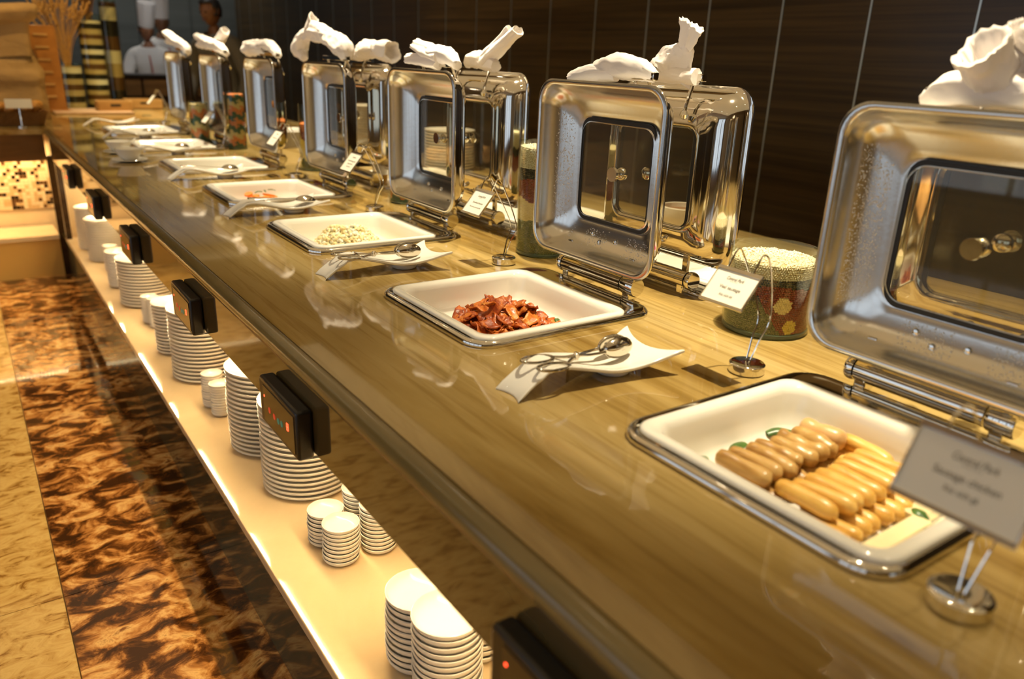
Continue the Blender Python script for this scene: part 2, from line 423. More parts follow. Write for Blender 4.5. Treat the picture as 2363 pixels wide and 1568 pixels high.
# rounded nosing with a fine groove behind it
for side, x0, sgn in (('front', -0.3615, -1), ('back', 1.2515, 1)):
    prof = [(0, -0.001), (sgn * 0.004, 0.0), (sgn * 0.014, -0.002), (sgn * 0.021, -0.007), (sgn * 0.0255, -0.015), (sgn * 0.026, -0.024), (sgn * 0.023, -0.032), (0, -0.034)]
    yend = 4.90 if side == 'front' else 6.05
    m = MB(); m.loft([[Vector((x0 + a, y, z)) for a, z in prof] for y in (YE0, yend)], True, True, True)
    o = m.build('nosing', M_NOSE, wt); o.matrix_parent_inverse = Matrix.Translation(Vector(wt.location)).inverted()
cbox('apron', (-0.381, YE0, -0.158), (-0.345, 4.9, -0.031), M_APRON)
for y in (0.30, 1.72, 2.6, 3.5): pass
cbox('back_apron', (1.235, YE0, -0.158), (1.271, 6.05, -0.031), M_APRON)
cbox('end_apron', (0.78, 6.03, -0.158), (1.234, 6.05, -0.031), M_APRON)
cbox('shelf', (-0.385, YE0, -0.625), (1.10, 4.62, -0.600), M_SHELF, bevel=0.003)
cbox('fascia', (-0.362, YE0, FLOOR), (-0.340, 4.9, -0.625), M_FASCIA)
cbox('fascia_lip', (-0.378, YE0, -0.648), (-0.362, 4.9, -0.6255), M_FASCIA, bevel=0.003)
cbox('shelf_back_panel', (0.30, YE0, -0.60), (0.32, 4.62, -0.16), M_IVORY)
cbox('corner_post', (-0.384, 4.56, -0.60), (-0.355, 4.60, -0.158), M_DARKWOOD)
cbox('end_board', (-0.355, 4.60, -0.60), (-0.16, 4.62, -0.06), M_SHELF)
cbox('corner_post', (-0.395, 4.905, FLOOR), (-0.350, 4.95, -0.158), M_DARKWOOD)
cbox('far_base', (-0.33, 5.35, FLOOR), (0.76, YE1, -0.031), M_DARKWOOD)
m = MB()
for y in np.arange(-0.6, 4.8, 0.0165):
    if int(y / 0.5) % 6 == 5: continue
    m.box((-0.204, y, -0.1395), (-0.198, y + 0.006, -0.136))
o = cpart('led_strip', m, M_LED, smooth=False); tag(o, 'strip of small glowing warm diodes', kind='stuff')

# ============================================================ FAR WING with mosaic
wing = empty('wing_counter', (-2.0, 5.1, FLOOR), label='side counter at the far left end with brown apron and lit mosaic recess', cat='counter')
def wpart(o):
    o.parent = wing; o.matrix_parent_inverse = Matrix.Translation(Vector(wing.location)).inverted(); return o
wpart(box_obj('worktop', (-4.0, 4.90, -0.03), (-0.3616, 7.75, 0.0), M_TOP))
wpart(box_obj('apron', (-4.0, 4.905, -0.185), (-0.395, 4.93, -0.031), M_BROWN_WOOD))
wpart(box_obj('shelf', (-4.0, 4.90, -0.665), (-0.395, 5.25, -0.64), M_SHELF))
wpart(box_obj('base_panel', (-4.0, 4.915, FLOOR), (-0.395, 4.93, -0.665), mat('warm_amber_panel', (0.66, 0.40, 0.10), 0.4)))
wpart(box_obj('back_panel', (-4.0, 5.27, FLOOR), (0.30, 5.30, -0.031), M_SHELF))
m = MB()
for x in np.arange(-3.6, -0.45, 0.021): m.box((x, 5.070, -0.200), (x + 0.008, 5.078, -0.194))
o = wpart(m.build('led_strip', M_LED, smooth=False)); tag(o, 'strip of small glowing warm diodes', kind='stuff')
wpart(box_obj('strip_rail', (-4.0, 5.066, -0.1935), (-0.40, 5.082, -0.187), M_STEEL))
m = MB(); TL = [M_T1, M_T2, M_T3, M_T4] = [mat('cream_mosaic', (0.80, 0.62, 0.36), 0.15), mat('beige_mosaic', (0.62, 0.42, 0.20), 0.15), mat('brown_mosaic', (0.13, 0.06, 0.02), 0.12), mat('black_mosaic', (0.025, 0.014, 0.006), 0.1)]
TS = 0.0215
for i in range(int(2.6 / TS)):
    for j in range(17):
        x = -2.3 + i * TS; z = -0.53 + j * TS
        v = 0.6 * noise.noise(Vector((i * 0.23, j * 0.23, 3))) + U(-0.45, 0.45)
        k = 3 if v > 0.36 else 2 if v > 0.26 else 1 if v > 0.02 else 0
        m.box((x + 0.001, 5.262, z + 0.001), (x + TS - 0.001, 5.27, z + TS - 0.001), TL[k])
o = wpart(m.build('mosaic_tiles', smooth=False)); tag(o, 'cream, brown and black glass mosaic', kind='stuff')

# ============================================================ CHAFING DISHES
def loop3(hx, hy, r, z, cx=0, cy=0, n=6): return [Vector((x, y, z)) for x, y in rrect(hx, hy, r, n, cx, cy)]
def lidloop(hy, hz, r, x, cz, n=7): return [Vector((x, y, z)) for y, z in rrect(hy, hz, r, n, 0, cz)]
ZC, RX = 0.2663, 0.1935      # lid centre height, local x of rim plane (front row: world .3235)
def make_chafer():
    t = empty('chafing_dish')
    # frame ring flush in the worktop
    m = MB(); FX, FY = 0.2257, 0.2105
    H1, H2, HC = 0.1835, 0.1985, -0.026
    L = [loop3(FX, FY, 0.052, 0.0005), loop3(FX + 0.001, FY + 0.001, 0.053, 0.007), loop3(FX - 0.003, FY - 0.003, 0.050, 0.0125), loop3(FX - 0.009, FY - 0.009, 0.046, 0.0135),
         loop3(FX - 0.014, FY - 0.014, 0.042, 0.0105), loop3(H1 + 0.006, H2 - 0.002, 0.040, 0.0085, HC), loop3(H1 - 0.004, H2 - 0.008, 0.034, 0.0070, HC), loop3(H1 - 0.004, H2 - 0.008, 0.034, -0.02, HC), loop3(FX - 0.05, FY - 0.03, 0.03, -0.02, -0.01)]
    m.loft(L, True)
    fr = m.build('frame', M_STEEL, t, angle=50)
    # hinge: barrel, end caps, feet
    hx = 0.240; hz = 0.038
    m = MB(); m.tube([(hx, -0.085, hz), (hx, 0.122, hz)], 0.0195, 24)
    hb = m.build('hinge_barrel', M_STEEL, t)
    for y0, y1 in ((-0.128, -0.088), (0.125, 0.139)):
        m = MB(); m.tube([(hx, y0, hz), (hx, y0 + 0.003, hz), (hx, y1 - 0.003, hz), (hx, y1, hz)], [0.0195, 0.0215, 0.0215, 0.0200], 20)
        m.build('hinge_cap', M_CHROME, t)
    for y in (-0.105, 0.110):
        m = MB(); m.box((hx - 0.015, y - 0.010, 0.006), (hx + 0.015, y + 0.010, 0.030)); m.build('hinge_foot', M_CHROME, t, bevel=0.003)
        m = MB(); m.box((hx - 0.004, y - 0.008, hz), (hx + 0.004, y + 0.008, 0.098)); m.build('hinge_arm', M_STEEL, t, bevel=0.001)
    # lid standing open: shell lofted from window edge out to the rim and back
    HY, HZ = 0.2080, 0.1965
    prof = [(0.0905, 0.0640), (0.0880, 0.0655), (0.0845, 0.0700), (0.0800, 0.0715), (0.0755, 0.0685), (0.066, 0.0655), (0.050, 0.0610), (0.036, 0.0540), (0.025, 0.0430), (0.018, 0.0290), (0.014, 0.0130), (0.0125, 0.002), (0.010, -0.001), (0.004, -0.002), (0.0, 0.001)]
    outer = [(0.0, 0.005), (0.006, 0.0065), (0.010, 0.010), (0.0115, 0.016), (0.0155, 0.031), (0.0230, 0.0455), (0.0345, 0.0570), (0.0495, 0.0640), (0.066, 0.0685), (0.0755, 0.0715), (0.0800, 0.0745), (0.0845, 0.0730), (0.0880, 0.0685), (0.0905, 0.0665)]
    def rr(i): return max(0.024, 0.050 - i * 0.30 if i < 0.04 else 0.038 - (i - 0.04) * 0.15)
    lid = empty('lid'); lid.parent = t
    m = MB(); m.loft([lidloop(HY - i, HZ - i, rr(i), RX + d, ZC) for i, d in prof])
    m.build('lid_inner_skin', M_STEEL_IN, lid, angle=60)
    m = MB(); m.loft([lidloop(HY - i, HZ - i, rr(i), RX + d, ZC) for i, d in [prof[-2], prof[-1]] + outer])
    m.build('lid_outer_shell', M_STEEL, lid, angle=60)
    wy, wz = HY - 0.0900, HZ - 0.0900
    wy = 0.1165; wz = 0.1165
    m = MB(); m.loft([lidloop(wy + 0.003, wz + 0.0, 0.027, RX + 0.0655, ZC), lidloop(wy + 0.003, wz, 0.027, RX + 0.0695, ZC), lidloop(wy - 0.005, wz - 0.008, 0.022, RX + 0.0695, ZC), lidloop(wy - 0.005, wz - 0.008, 0.022, RX + 0.0655, ZC)], ring=True)
    m.build('gasket', M_RUBBER, lid)
    m = MB(); m.loft([lidloop(wy - 0.004, wz - 0.007, 0.022, RX + 0.0665, ZC), lidloop(wy - 0.004, wz - 0.007, 0.022, RX + 0.0690, ZC)], True, True, True)
    m.build('window_pane', M_PANE, lid)
    # centre knob through the pane
    Mx = Matrix.Translation((RX + 0.067, 0, ZC)) @ Matrix.Rotation(PI / 2, 4, 'Y')
    m = MB(); m.lathe([(0.001, -0.008), (0.016, -0.008), (0.017, -0.003), (0.012, 0.0), (0.005, 0.001), (0.005, 0.010), (0.011, 0.013), (0.015, 0.020), (0.014, 0.027), (0.008, 0.031), (0.001, 0.032)], 20, M=Mx)
    m.build('centre_knob', M_CHROME, lid)
    for y, z in ((-0.030, 0.118), (0.020, 0.108), (0.052, 0.122)):
        Mr = Matrix.Translation((RX + float(np.interp(0.1965 - (ZC - z), [0.018, 0.025, 0.036, 0.050, 0.066], [0.029, 0.043, 0.054, 0.061, 0.0655])), y, z)) @ Matrix.Rotation(-PI / 2, 4, 'Y')
        m = MB(); m.lathe([(0.0062, -0.012), (0.0062, 0.0005), (0.0045, 0.0032), (0.001, 0.0042)], 16, M=Mr); m.build('rivet', M_CHROME, lid)
    # handle: ball joints on the flange, rods, bar above the top edge
    for y in (-0.088, 0.088):
        m = MB(); m.tube([(RX + 0.082, y, 0.402), (RX + 0.080, y, 0.420), (RX + 0.070, y, 0.450), (RX + 0.060, y, 0.478)], 0.0042, 8)
        m.build('handle_rod', M_CHROME, lid)
        m = MB(); m.lathe([(0.001, -0.010), (0.007, -0.008), (0.010, 0.0), (0.007, 0.008), (0.001, 0.010)], 14, c=(RX + 0.082, y, 0.402)); m.build('handle_joint', M_CHROME, lid)
    m = MB(); m.box((RX + 0.050, -0.112, 0.470), (RX + 0.066, 0.112, 0.486)); m.build('handle_bar', M_CHROME, lid, bevel=0.002)
    return t
proto = make_chafer()
A_NAMES = ['nearest chafing dish holding the sausages', 'chafing dish holding the red bacon', 'chafing dish holding the scrambled egg', 'chafing dish holding the orange carrot slices',
           'chafing dish with empty looking white pan right behind the carrots', 'chafing dish beside the two stacked white bowls', 'farthest chafing dish of the front row']
chafers = []
for i, ub in enumerate(UB):
    c = proto if i == 0 else copy_tree(proto)
    c.location = (ACX, ub + 0.208, 0)
    tag(c, 'steel ' + A_NAMES[i] + ', lid standing open', 'chafing dish', 'chafing dishes along the front of the counter')
    chafers.append(c)
B_L = ['back row chafing dish behind the sausage lid, seen through its window', 'back row chafing dish beside the short wide grain jar', 'back row chafing dish behind the egg dish lid, napkin ears pointing right', 'back row chafing dish farthest along, mostly behind the egg dish lid']
for i in range(4):
    c = copy_tree(proto)
    c.location = (BCX, UB[i] + 0.208 - (0.012 if i else 0) + (0.12 if i == 3 else 0), 0); c.rotation_euler = (0, 0, PI)
    tag(c, 'steel ' + B_L[i], 'chafing dish', 'chafing dishes along the back of the counter')

# porcelain pans
def pan_mesh():
    m = MB(); hx, hy = 0.1825, 0.1965
    L = [loop3(hx - 0.004, hy - 0.004, 0.032, 0.0085), loop3(hx, hy, 0.034, 0.0120), loop3(hx, hy, 0.034, 0.0160), loop3(hx - 0.004, hy - 0.004, 0.032, 0.0188), loop3(hx - 0.010, hy - 0.010, 0.030, 0.0192), loop3(hx - 0.018, hy - 0.018, 0.030, 0.0175), loop3(hx - 0.0235, hy - 0.0235, 0.030, 0.0125),
         loop3(hx - 0.0265, hy - 0.0265, 0.032, 0.004), loop3(hx - 0.030, hy - 0.030, 0.034, -0.020), loop3(hx - 0.035, hy - 0.035, 0.036, -0.042), loop3(hx - 0.042, hy - 0.042, 0.036, -0.052), loop3(hx - 0.055, hy - 0.055, 0.036, -0.056), loop3(0.01, 0.01, 0.008, -0.0565)]
    m.loft(L, True, False, True)
    m2 = [loop3(hx - 0.004, hy - 0.004, 0.032, 0.0085), loop3(hx - 0.020, hy - 0.020, 0.03, 0.004), loop3(hx - 0.024, hy - 0.024, 0.032, -0.02), loop3(hx - 0.034, hy - 0.034, 0.032, -0.056), loop3(hx - 0.06, hy - 0.06, 0.03, -0.062)]
    m.loft(m2, True, False, True)
    return m
pan0 = pan_mesh().build('food_pan', M_PORC, angle=60)
P_L = ['square white porcelain pan full of sausages', 'square white porcelain pan with the red bacon heap', 'square white porcelain pan with the scrambled egg heap', 'square white porcelain pan with orange carrot slices',
       'square white porcelain pan just beyond the carrots', 'square white porcelain pan beyond the two stacked bowls', 'square white porcelain pan farthest away in the front row']
for i, ub in enumerate(UB):
    o = pan0 if i == 0 else pan0.copy()
    if i: COL.objects.link(o)
    o.location = (0.104, ub + 0.2030, 0); tag(o, P_L[i], 'food pan', 'white pans in the front row')
for i in range(4):
    o = pan0.copy(); COL.objects.link(o); o.location = (BCX + 0.026, UB[i] + 0.2065 + (0.12 if i == 3 else 0), 0)
    tag(o, 'square white pan in the ' + B_L[i].split(',')[0].replace('back row ', 'back row '), 'food pan', 'white pans in the back row')

# condensation drops on the two nearest lids
def drops(i, n, seed):
    random.seed(seed)
    m = MB(); ub = UB[i]; oy = ub + 0.208
    for _ in range(n):
        # on the far side flange and the lower flange, following their slope
        side = R() < 0.62
        s = R() ** 0.8
        rr_ = U(0.0007, 0.0017)
        if side:
            ins = 0.024 + 0.042 * (1 - s); y = 0.208 - ins; z = ZC + U(-0.165, 0.15)
            if abs(z - ZC) > 0.1965 - ins - 0.012: continue
        else:
            ins = 0.024 + 0.042 * R(); z = ZC - (0.1965 - ins); y = U(-0.17, 0.17)
            if noise.noise(Vector((y * 14, seed, 0))) < -0.05: continue
            if abs(y) > 0.208 - ins - 0.012: continue
        d = np.interp(ins, [0.018, 0.025, 0.036, 0.050, 0.066], [0.029, 0.043, 0.054, 0.061, 0.0655])
        c = Vector((ACX + RX + float(d), oy + y, z))
        vs = [c + Vector(p) * rr_ for p in ((1, 0, 0), (-1, 0, 0), (0, 1, 0), (0, -1, 0), (0, 0, 1.2), (0, 0, -1.2))]
        m.add(vs, [(0, 2, 4), (2, 1, 4), (1, 3, 4), (3, 0, 4), (2, 0, 5), (1, 2, 5), (3, 1, 5), (0, 3, 5)])
    lid = [c for c in chafers[i].children if c.name.startswith('lid')][0]
    o = m.build('condensation', M_CHROME, None, angle=180)
    o.parent = lid; o.matrix_parent_inverse = Matrix.Translation(chafers[i].location).inverted()
    tag(o, 'fine beads of condensation', kind='stuff')
drops(0, 2200, 3); drops(1, 1100, 5)
random.seed(11)

# ============================================================ CLOTH NAPKINS on the lid handles
def arm(m, pts, rad, flat=1.0, n=44, folds=3, amp=0.16, ph=0.0, open_end=True, scal=0.0):
    P = spline(pts, 12); L = len(P)
    rr = [x for x in np.interp(np.linspace(0, 1, L), np.linspace(0, 1, len(rad)), [a[0] if isinstance(a, tuple) else a for a in rad])]
    ff = [x for x in np.interp(np.linspace(0, 1, L), np.linspace(0, 1, len(rad)), [a[1] if isinstance(a, tuple) else flat for a in rad])]
    loops = []; prev = None
    for i, p in enumerate(P):
        t = (P[min(i + 1, L - 1)] - P[max(i - 1, 0)]).normalized()
        if prev is None:
            u = Vector((1, 0.15, 0)); u = (u - t * u.dot(t)).normalized()
        else: u = (prev - t * prev.dot(t)).normalized()
        prev = u; v = t.cross(u)
        lp = []
        for j in range(n):
            a = 2 * PI * j / n
            k = 1 + amp * math.sin(folds * a + ph + 1.3 * i / L) + amp * 0.5 * math.sin((folds * 2 + 1) * a + 2.1 * ph + 3 * i / L)
            q = p + (u * math.cos(a) * ff[i] + v * math.sin(a)) * rr[i] * k
            q += Vector(noise.noise_vector(q * 34 + Vector((ph, 0, 0)))) * rr[i] * 0.15
            # creases run along the roll
            cr_ = noise.noise(Vector((3.2 * math.cos(a) + ph, 3.2 * math.sin(a), i * 0.09 + ph)))
            q += (q - p).normalized() * rr[i] * 0.17 * (max(0.0, 0.22 - abs(cr_)) / 0.22 * 0.6 - 0.15)
            if i == L - 1 and scal: q += t * scal * (0.5 + 0.5 * math.sin(13 * a))
            lp.append(q)
        loops.append(lp)
    # closed start, rolled-in open end
    c0 = sum(loops[0], Vector()) / n
    loops.insert(0, [c0 + (q - c0) * 0.5 for q in loops[0]])
    if open_end:
        c1 = sum(loops[-1], Vector()) / n; t = (P[-1] - P[-2]).normalized()
        loops.append([c1 + (q - c1) * 0.80 - t * 0.001 for q in loops[-1]])
        loops.append([c1 + (q - c1) * 0.62 - t * rr[-1] * 1.1 for q in loops[-2]])
        loops.append([c1 + (q - c1) * 0.30 - t * rr[-1] * 1.4 for q in loops[-3]])
    m.loft(loops, True, True, True)
def napkin(arms, label):
    m = MB()
    for a in arms: arm(m, **a)
    o = m.build('cloth_napkin', M_CLOTH, angle=80)
    tag(o, label, 'napkin', 'white napkins tied on the lid handles')
    return o
XA, XB = 0.385, 0.505
def N(i): return UB[i] + 0.208
# sausage dish lid: bundle like an opening rose
y1 = -0.075
napkin([dict(pts=[(XA, y1 + 0.105, 0.468), (XA - 0.005, y1 + 0.06, 0.485), (XA, y1 - 0.02, 0.487), (XA, y1 - 0.09, 0.482)], rad=[0.014, 0.026, 0.028, 0.022], folds=2, ph=0.4),
        dict(pts=[(XA, y1 + 0.000, 0.485), (XA - 0.020, y1 + 0.012, 0.512), (XA - 0.045, y1 + 0.020, 0.540)], rad=[0.024, 0.031, 0.036], folds=2, amp=0.10, ph=1.2, scal=0.003),
        dict(pts=[(XA, y1 + 0.00, 0.500), (XA + 0.01, y1 + 0.0, 0.540), (XA - 0.0, y1 + 0.005, 0.572)], rad=[0.028, 0.020, 0.008], folds=2, ph=2.2, scal=0.004),
        dict(pts=[(XA, y1 - 0.08, 0.485), (XA, y1 - 0.05, 0.535), (XA, y1 - 0.005, 0.560)], rad=[0.026, 0.022, 0.016], folds=2, ph=3.0)],
       'white napkin bundled like a rose on the nearest lid handle')
# bacon dish lid: fat roll with curled tail
napkin([dict(pts=[(XA, 0.598, 0.477), (XA - 0.006, 0.635, 0.490), (XA - 0.008, 0.70, 0.494), (XA - 0.006, 0.755, 0.488), (XA - 0.006, 0.790, 0.478)], rad=[0.012, 0.022, 0.027, 0.022, 0.012], folds=2, amp=0.08, ph=0.2, open_end=False),
        dict(pts=[(XA - 0.012, 0.700, 0.480), (XA - 0.020, 0.760, 0.480), (XA - 0.030, 0.800, 0.474), (XA - 0.035, 0.826, 0.464)], rad=[0.016, 0.018, 0.015, 0.014], folds=1, amp=0.08, ph=1.0, scal=0.002)],
       'white napkin rolled fat with a curled tail on the bacon lid')
# beside the short jar: pleated fan rising to a flared scalloped top
napkin([dict(pts=[(XB - 0.005, 0.592, 0.480), (XB - 0.008, 0.66, 0.481), (XB - 0.004, 0.735, 0.478)], rad=[0.016, 0.017, 0.012], folds=1, amp=0.06),
        dict(pts=[(XB - 0.004, 0.668, 0.478), (XB - 0.004, 0.655, 0.505), (XB - 0.004, 0.636, 0.530), (XB - 0.004, 0.628, 0.545)], rad=[(0.062, 0.30), (0.050, 0.30), (0.025, 0.5), (0.016, 0.6)], folds=2, amp=0.05, ph=0.5, open_end=False),
        dict(pts=[(XB - 0.006, 0.632, 0.535), (XB - 0.008, 0.622, 0.558), (XB - 0.010, 0.612, 0.580)], rad=[(0.014, 0.7), (0.022, 0.55), (0.031, 0.45)], folds=3, amp=0.20, ph=1.0, scal=0.004)],
       'white napkin pleated to a fan with a flared scalloped tip')
# egg dish lid
napkin([dict(pts=[(XA, 1.385, 0.476), (XA, 1.44, 0.500), (XA, 1.51, 0.502), (XA - 0.006, 1.575, 0.492)], rad=[0.014, 0.026, 0.028, 0.018], folds=2, amp=0.10, ph=0.8),
        dict(pts=[(XA, 1.47, 0.495), (XA - 0.01, 1.54, 0.512), (XA - 0.02, 1.60, 0.530)], rad=[0.024, 0.022, 0.014], folds=2, amp=0.25, ph=2.0, scal=0.005),
        dict(pts=[(XA - 0.01, 1.47, 0.480), (XA - 0.02, 1.56, 0.488), (XA - 0.03, 1.635, 0.488)], rad=[0.018, 0.016, 0.012], folds=2, amp=0.2, ph=3.0, scal=0.004)],
       'white napkin roll with ragged left end on the egg dish lid')
napkin([dict(pts=[(XB, 1.37, 0.478), (XB, 1.43, 0.490), (XB, 1.49, 0.492), (XB, 1.525, 0.480)], rad=[0.016, 0.026, 0.026, 0.014], folds=2, amp=0.08, ph=0.3),
        dict(pts=[(XB, 1.42, 0.495), (XB, 1.365, 0.525), (XB, 1.305, 0.555), (XB, 1.265, 0.575)], rad=[0.024, 0.020, 0.015, 0.014], folds=2, amp=0.22, ph=1.3),
        dict(pts=[(XB, 1.42, 0.505), (XB, 1.35, 0.545), (XB, 1.305, 0.580)], rad=[0.018, 0.014, 0.010], folds=2, amp=0.2, ph=2.3)],
       'white napkin with two long ears pointing up to the right')
# carrot dish lid: two arms meeting in a high loop
napkin([dict(pts=[(XA, 2.585, 0.470), (XA, 2.63, 0.500), (XA, 2.60, 0.540), (XA, 2.54, 0.570)], rad=[0.014, 0.034, 0.030, 0.016], folds=2, amp=0.10, ph=0.3, open_end=False),
        dict(pts=[(XA, 2.56, 0.545), (XA, 2.50, 0.580), (XA, 2.455, 0.605)], rad=[(0.022, 0.6), (0.034, 0.5), (0.038, 0.4)], folds=2, amp=0.10, ph=1.3),
        dict(pts=[(XA, 2.165, 0.475), (XA, 2.18, 0.505), (XA, 2.24, 0.530), (XA, 2.33, 0.550)], rad=[0.018, 0.034, 0.034, 0.026], folds=2, amp=0.10, ph=2.3, open_end=False),
        dict(pts=[(XA, 2.27, 0.540), (XA, 2.37, 0.560), (XA, 2.455, 0.568)], rad=[0.024, 0.030, 0.034], folds=2, amp=0.12, ph=4.3)],
       'white napkin tied to both handle ends and meeting in a peak')
napkin([dict(pts=[(XB, 2.33, 0.490), (XB, 2.27, 0.505), (XB, 2.22, 0.515), (XB, 2.15, 0.512)], rad=[0.022, 0.036, 0.036, 0.026], folds=2, amp=0.10, ph=0.9),
        dict(pts=[(XB, 2.19, 0.505), (XB, 2.12, 0.510), (XB, 2.04, 0.505)], rad=[0.024, 0.034, 0.034], folds=2, amp=0.12, ph=2.9)],
       'white napkin in two round knots on the farthest back row lid')
napkin([dict(pts=[(XA, 3.33, 0.495), (XA, 3.20, 0.505), (XA, 3.05, 0.500)], rad=[0.032, 0.032, 0.026], folds=4, amp=0.08, ph=0.5),
        dict(pts=[(XA, 3.12, 0.512), (XA, 3.00, 0.515), (XA, 2.92, 0.490), (XA, 2.90, 0.472)], rad=[0.026, 0.024, 0.020, 0.014], folds=2, amp=0.1, ph=1.8)],
       'white napkin folded flat like a block, fifth lid of the front row')
napkin([dict(pts=[(XA, 3.70, 0.470), (XA, 3.80, 0.495), (XA, 3.98, 0.515), (XA, 4.24, 0.550)], rad=[0.016, 0.030, 0.030, 0.020], folds=2, amp=0.14, ph=0.2),
        dict(pts=[(XA, 3.98, 0.500), (XA, 4.12, 0.510), (XA, 4.22, 0.508)], rad=[0.024, 0.024, 0.018], folds=2, amp=0.2, ph=1.2),
        dict(pts=[(XA + 0.03, 3.98, 0.505), (XA + 0.03, 3.88, 0.545), (XA + 0.03, 3.78, 0.580)], rad=[0.022, 0.024, 0.020], folds=2, amp=0.1, ph=2.2)],
       'white napkin with one grey ear up, sixth lid of the front row')
napkin([dict(pts=[(XA, 4.50, 0.460), (XA, 4.55, 0.490), (XA, 4.75, 0.520), (XA, 4.98, 0.565)], rad=[0.018, 0.026, 0.032, 0.026], folds=2, amp=0.14, ph=0.2),
        dict(pts=[(XA, 4.72, 0.515), (XA, 4.85, 0.520), (XA, 4.98, 0.525)], rad=[0.024, 0.024, 0.018], folds=2, amp=0.2, ph=1.2)],
       'white napkin slanting up to the left on the farthest lid')

ORD = 'first second third fourth fifth sixth seventh eighth ninth tenth eleventh twelfth thirteenth fourteenth fifteenth sixteenth seventeenth eighteenth nineteenth twentieth twenty-first twenty-second twenty-third twenty-fourth twenty-fifth twenty-sixth twenty-seventh twenty-eighth twenty-ninth thirtieth'.split()
# ============================================================ FOOD
def sausage_mesh(L, r, bend, seed, material, lump=0.08):
    m = MB(); n = 14; rows = 16; loops = []
    for i in range(rows + 1):
        t = -1 + 2 * i / rows
        y = t * L / 2
        e = max(0.0, 1 - abs(t) ** 7) ** 0.5 if abs(t) < 1 else 0
        q = r * max(e, 0.05) * (1 + lump * noise.noise(Vector((seed, y * 60, 0))))
        x = bend * (t * t - 0.4)
        loops.append([Vector((x + q * math.cos(2 * PI * j / n), y, q * math.sin(2 * PI * j / n) + 0.1 * r * noise.noise(Vector((j * 0.4, y * 40, seed))))) for j in range(n)])
    m.loft(loops, True, True, True)
    return m.build('sausage', material, angle=180, link=False)
def sausage_mat(name, a, b, c, sc=30):
    m, nt, p = newmat(name)
    mp = coords(nt, (1, 0.5, 1)); n = tex(nt, mp, sc, 5, 0.8)
    r = ramp(nt, [(0.32, a), (0.5, b), (0.7, c)]); nt.links.new(n.outputs['Fac'], r.inputs['Fac']); nt.links.new(r.outputs['Color'], p.inputs['Base Color'])
    p.inputs['Roughness'].default_value = 0.36; p.inputs['Coat Weight'].default_value = 0.14; p.inputs['Coat Roughness'].default_value = 0.15
    p.inputs['Subsurface Weight'].default_value = 0.15; p.inputs['Subsurface Radius'].default_value = (0.01, 0.004, 0.002); p.inputs['Subsurface Scale'].default_value = 0.4
    return m
M_SY = sausage_mat('golden_sausage_skin', (0.55, 0.27, 0.035), (0.74, 0.43, 0.09), (0.80, 0.53, 0.16))
M_SB = sausage_mat('browned_sausage_skin', (0.27, 0.12, 0.022), (0.50, 0.29, 0.080), (0.66, 0.44, 0.17))
M_SP = sausage_mat('pink_sausage_skin', (0.62, 0.35, 0.12), (0.70, 0.43, 0.18), (0.74, 0.48, 0.24))
sy = [sausage_mesh(U(0.083, 0.094), 0.0128, U(-0.004, 0.006), k, M_SY, 0.04) for k in range(5)]
sb = [sausage_mesh(U(0.078, 0.090), 0.0140, U(-0.005, 0.006), k + 9, M_SB, 0.18) for k in range(5)]
sp = [sausage_mesh(0.074, 0.0170, 0.003, 31, M_SP, 0.12)]
def put(src, loc, rot, label, cat, group):
    o = src.copy(); COL.objects.link(o); o.location = loc; o.rotation_euler = rot
    return tag(o, label, cat, group)
FZ = -0.0560
def place_saus(lst, xs_, y, z, lab, grp, jit=0.003, rz=0.0):
    for i_, x in enumerate(xs_):
        put(random.choice(lst), (x, y + U(-jit, jit), z + U(-0.001, 0.001)), (U(-0.06, 0.06), U(0, 6.28), rz + U(-0.07, 0.07)), lab if len(xs_) == 1 else ORD[i_] + ' from the left, ' + lab, 'sausage', grp)
dx = 0.0248
place_saus(sy, [0.012 + dx * k for k in range(9)], -0.148, FZ + 0.0130, 'golden sausage in the lower front layer, nearest pan', 'golden sausages of the lower layer')
place_saus(sy, [0.026 + dx * k for k in range(8)], -0.122, FZ + 0.0350, 'golden sausage in the upper front row, nearest pan', 'golden sausages of the top front row', 0.004, 0.03)
place_saus(sy, [0.226], -0.075, FZ + 0.034, 'golden sausage at the back right end of the heap', 'golden sausages back right')
place_saus(sy, [0.222, 0.198], -0.055, FZ + 0.013, 'golden sausage under the back right end of the heap', 'golden sausages back right below')
place_saus(sb, [-0.004 + dx * k for k in range(8)], -0.045, FZ + 0.0142, 'browned sausage in the lower back layer, nearest pan', 'browned sausages of the lower layer')
place_saus(sb, [0.012 + 0.0262 * k for k in range(7)], -0.028, FZ + 0.0400, 'browned sausage in the upper back row, nearest pan', 'browned sausages of the top back row', 0.005, 0.05)
put(sp[0], (0.199, -0.020, FZ + 0.042), (0, 0, 0.1), 'thick pinkish sausage at the far right of the browned row', 'sausage', None)
# white radish batons and spring onion cuts
M_BATON = mat('pale_baton', (0.82, 0.70, 0.40), 0.35, sss=0.1, vary=0.06, vscale=40)
def baton(c, L, w_, h, rz, rx, label):
    m = MB(); m.box((-L / 2, -w_ / 2, -h / 2), (L / 2, w_ / 2, h / 2))
    o = m.build('radish_baton', M_BATON, bevel=0.002); o.location = c; o.rotation_euler = (0, rx, rz)
    tag(o, label, 'vegetable', 'pale batons in the sausage pan')
baton((0.085, -0.2125, FZ + 0.010), 0.125, 0.024, 0.018, 0.02, 0.0, 'pale square-cut baton at the near edge of the sausages')
baton((0.185, -0.196, FZ + 0.010), 0.085, 0.026, 0.018, 0.06, 0.0, 'shorter pale baton to the right below the sausages')
baton((0.040, 0.022, FZ + 0.010), 0.070, 0.022, 0.016, 0.05, 0.0, 'pale baton behind the browned sausages on the left')
M_LEEK = mat('spring_onion_green', (0.055, 0.13, 0.018), 0.35, vary=0.5, vscale=60)
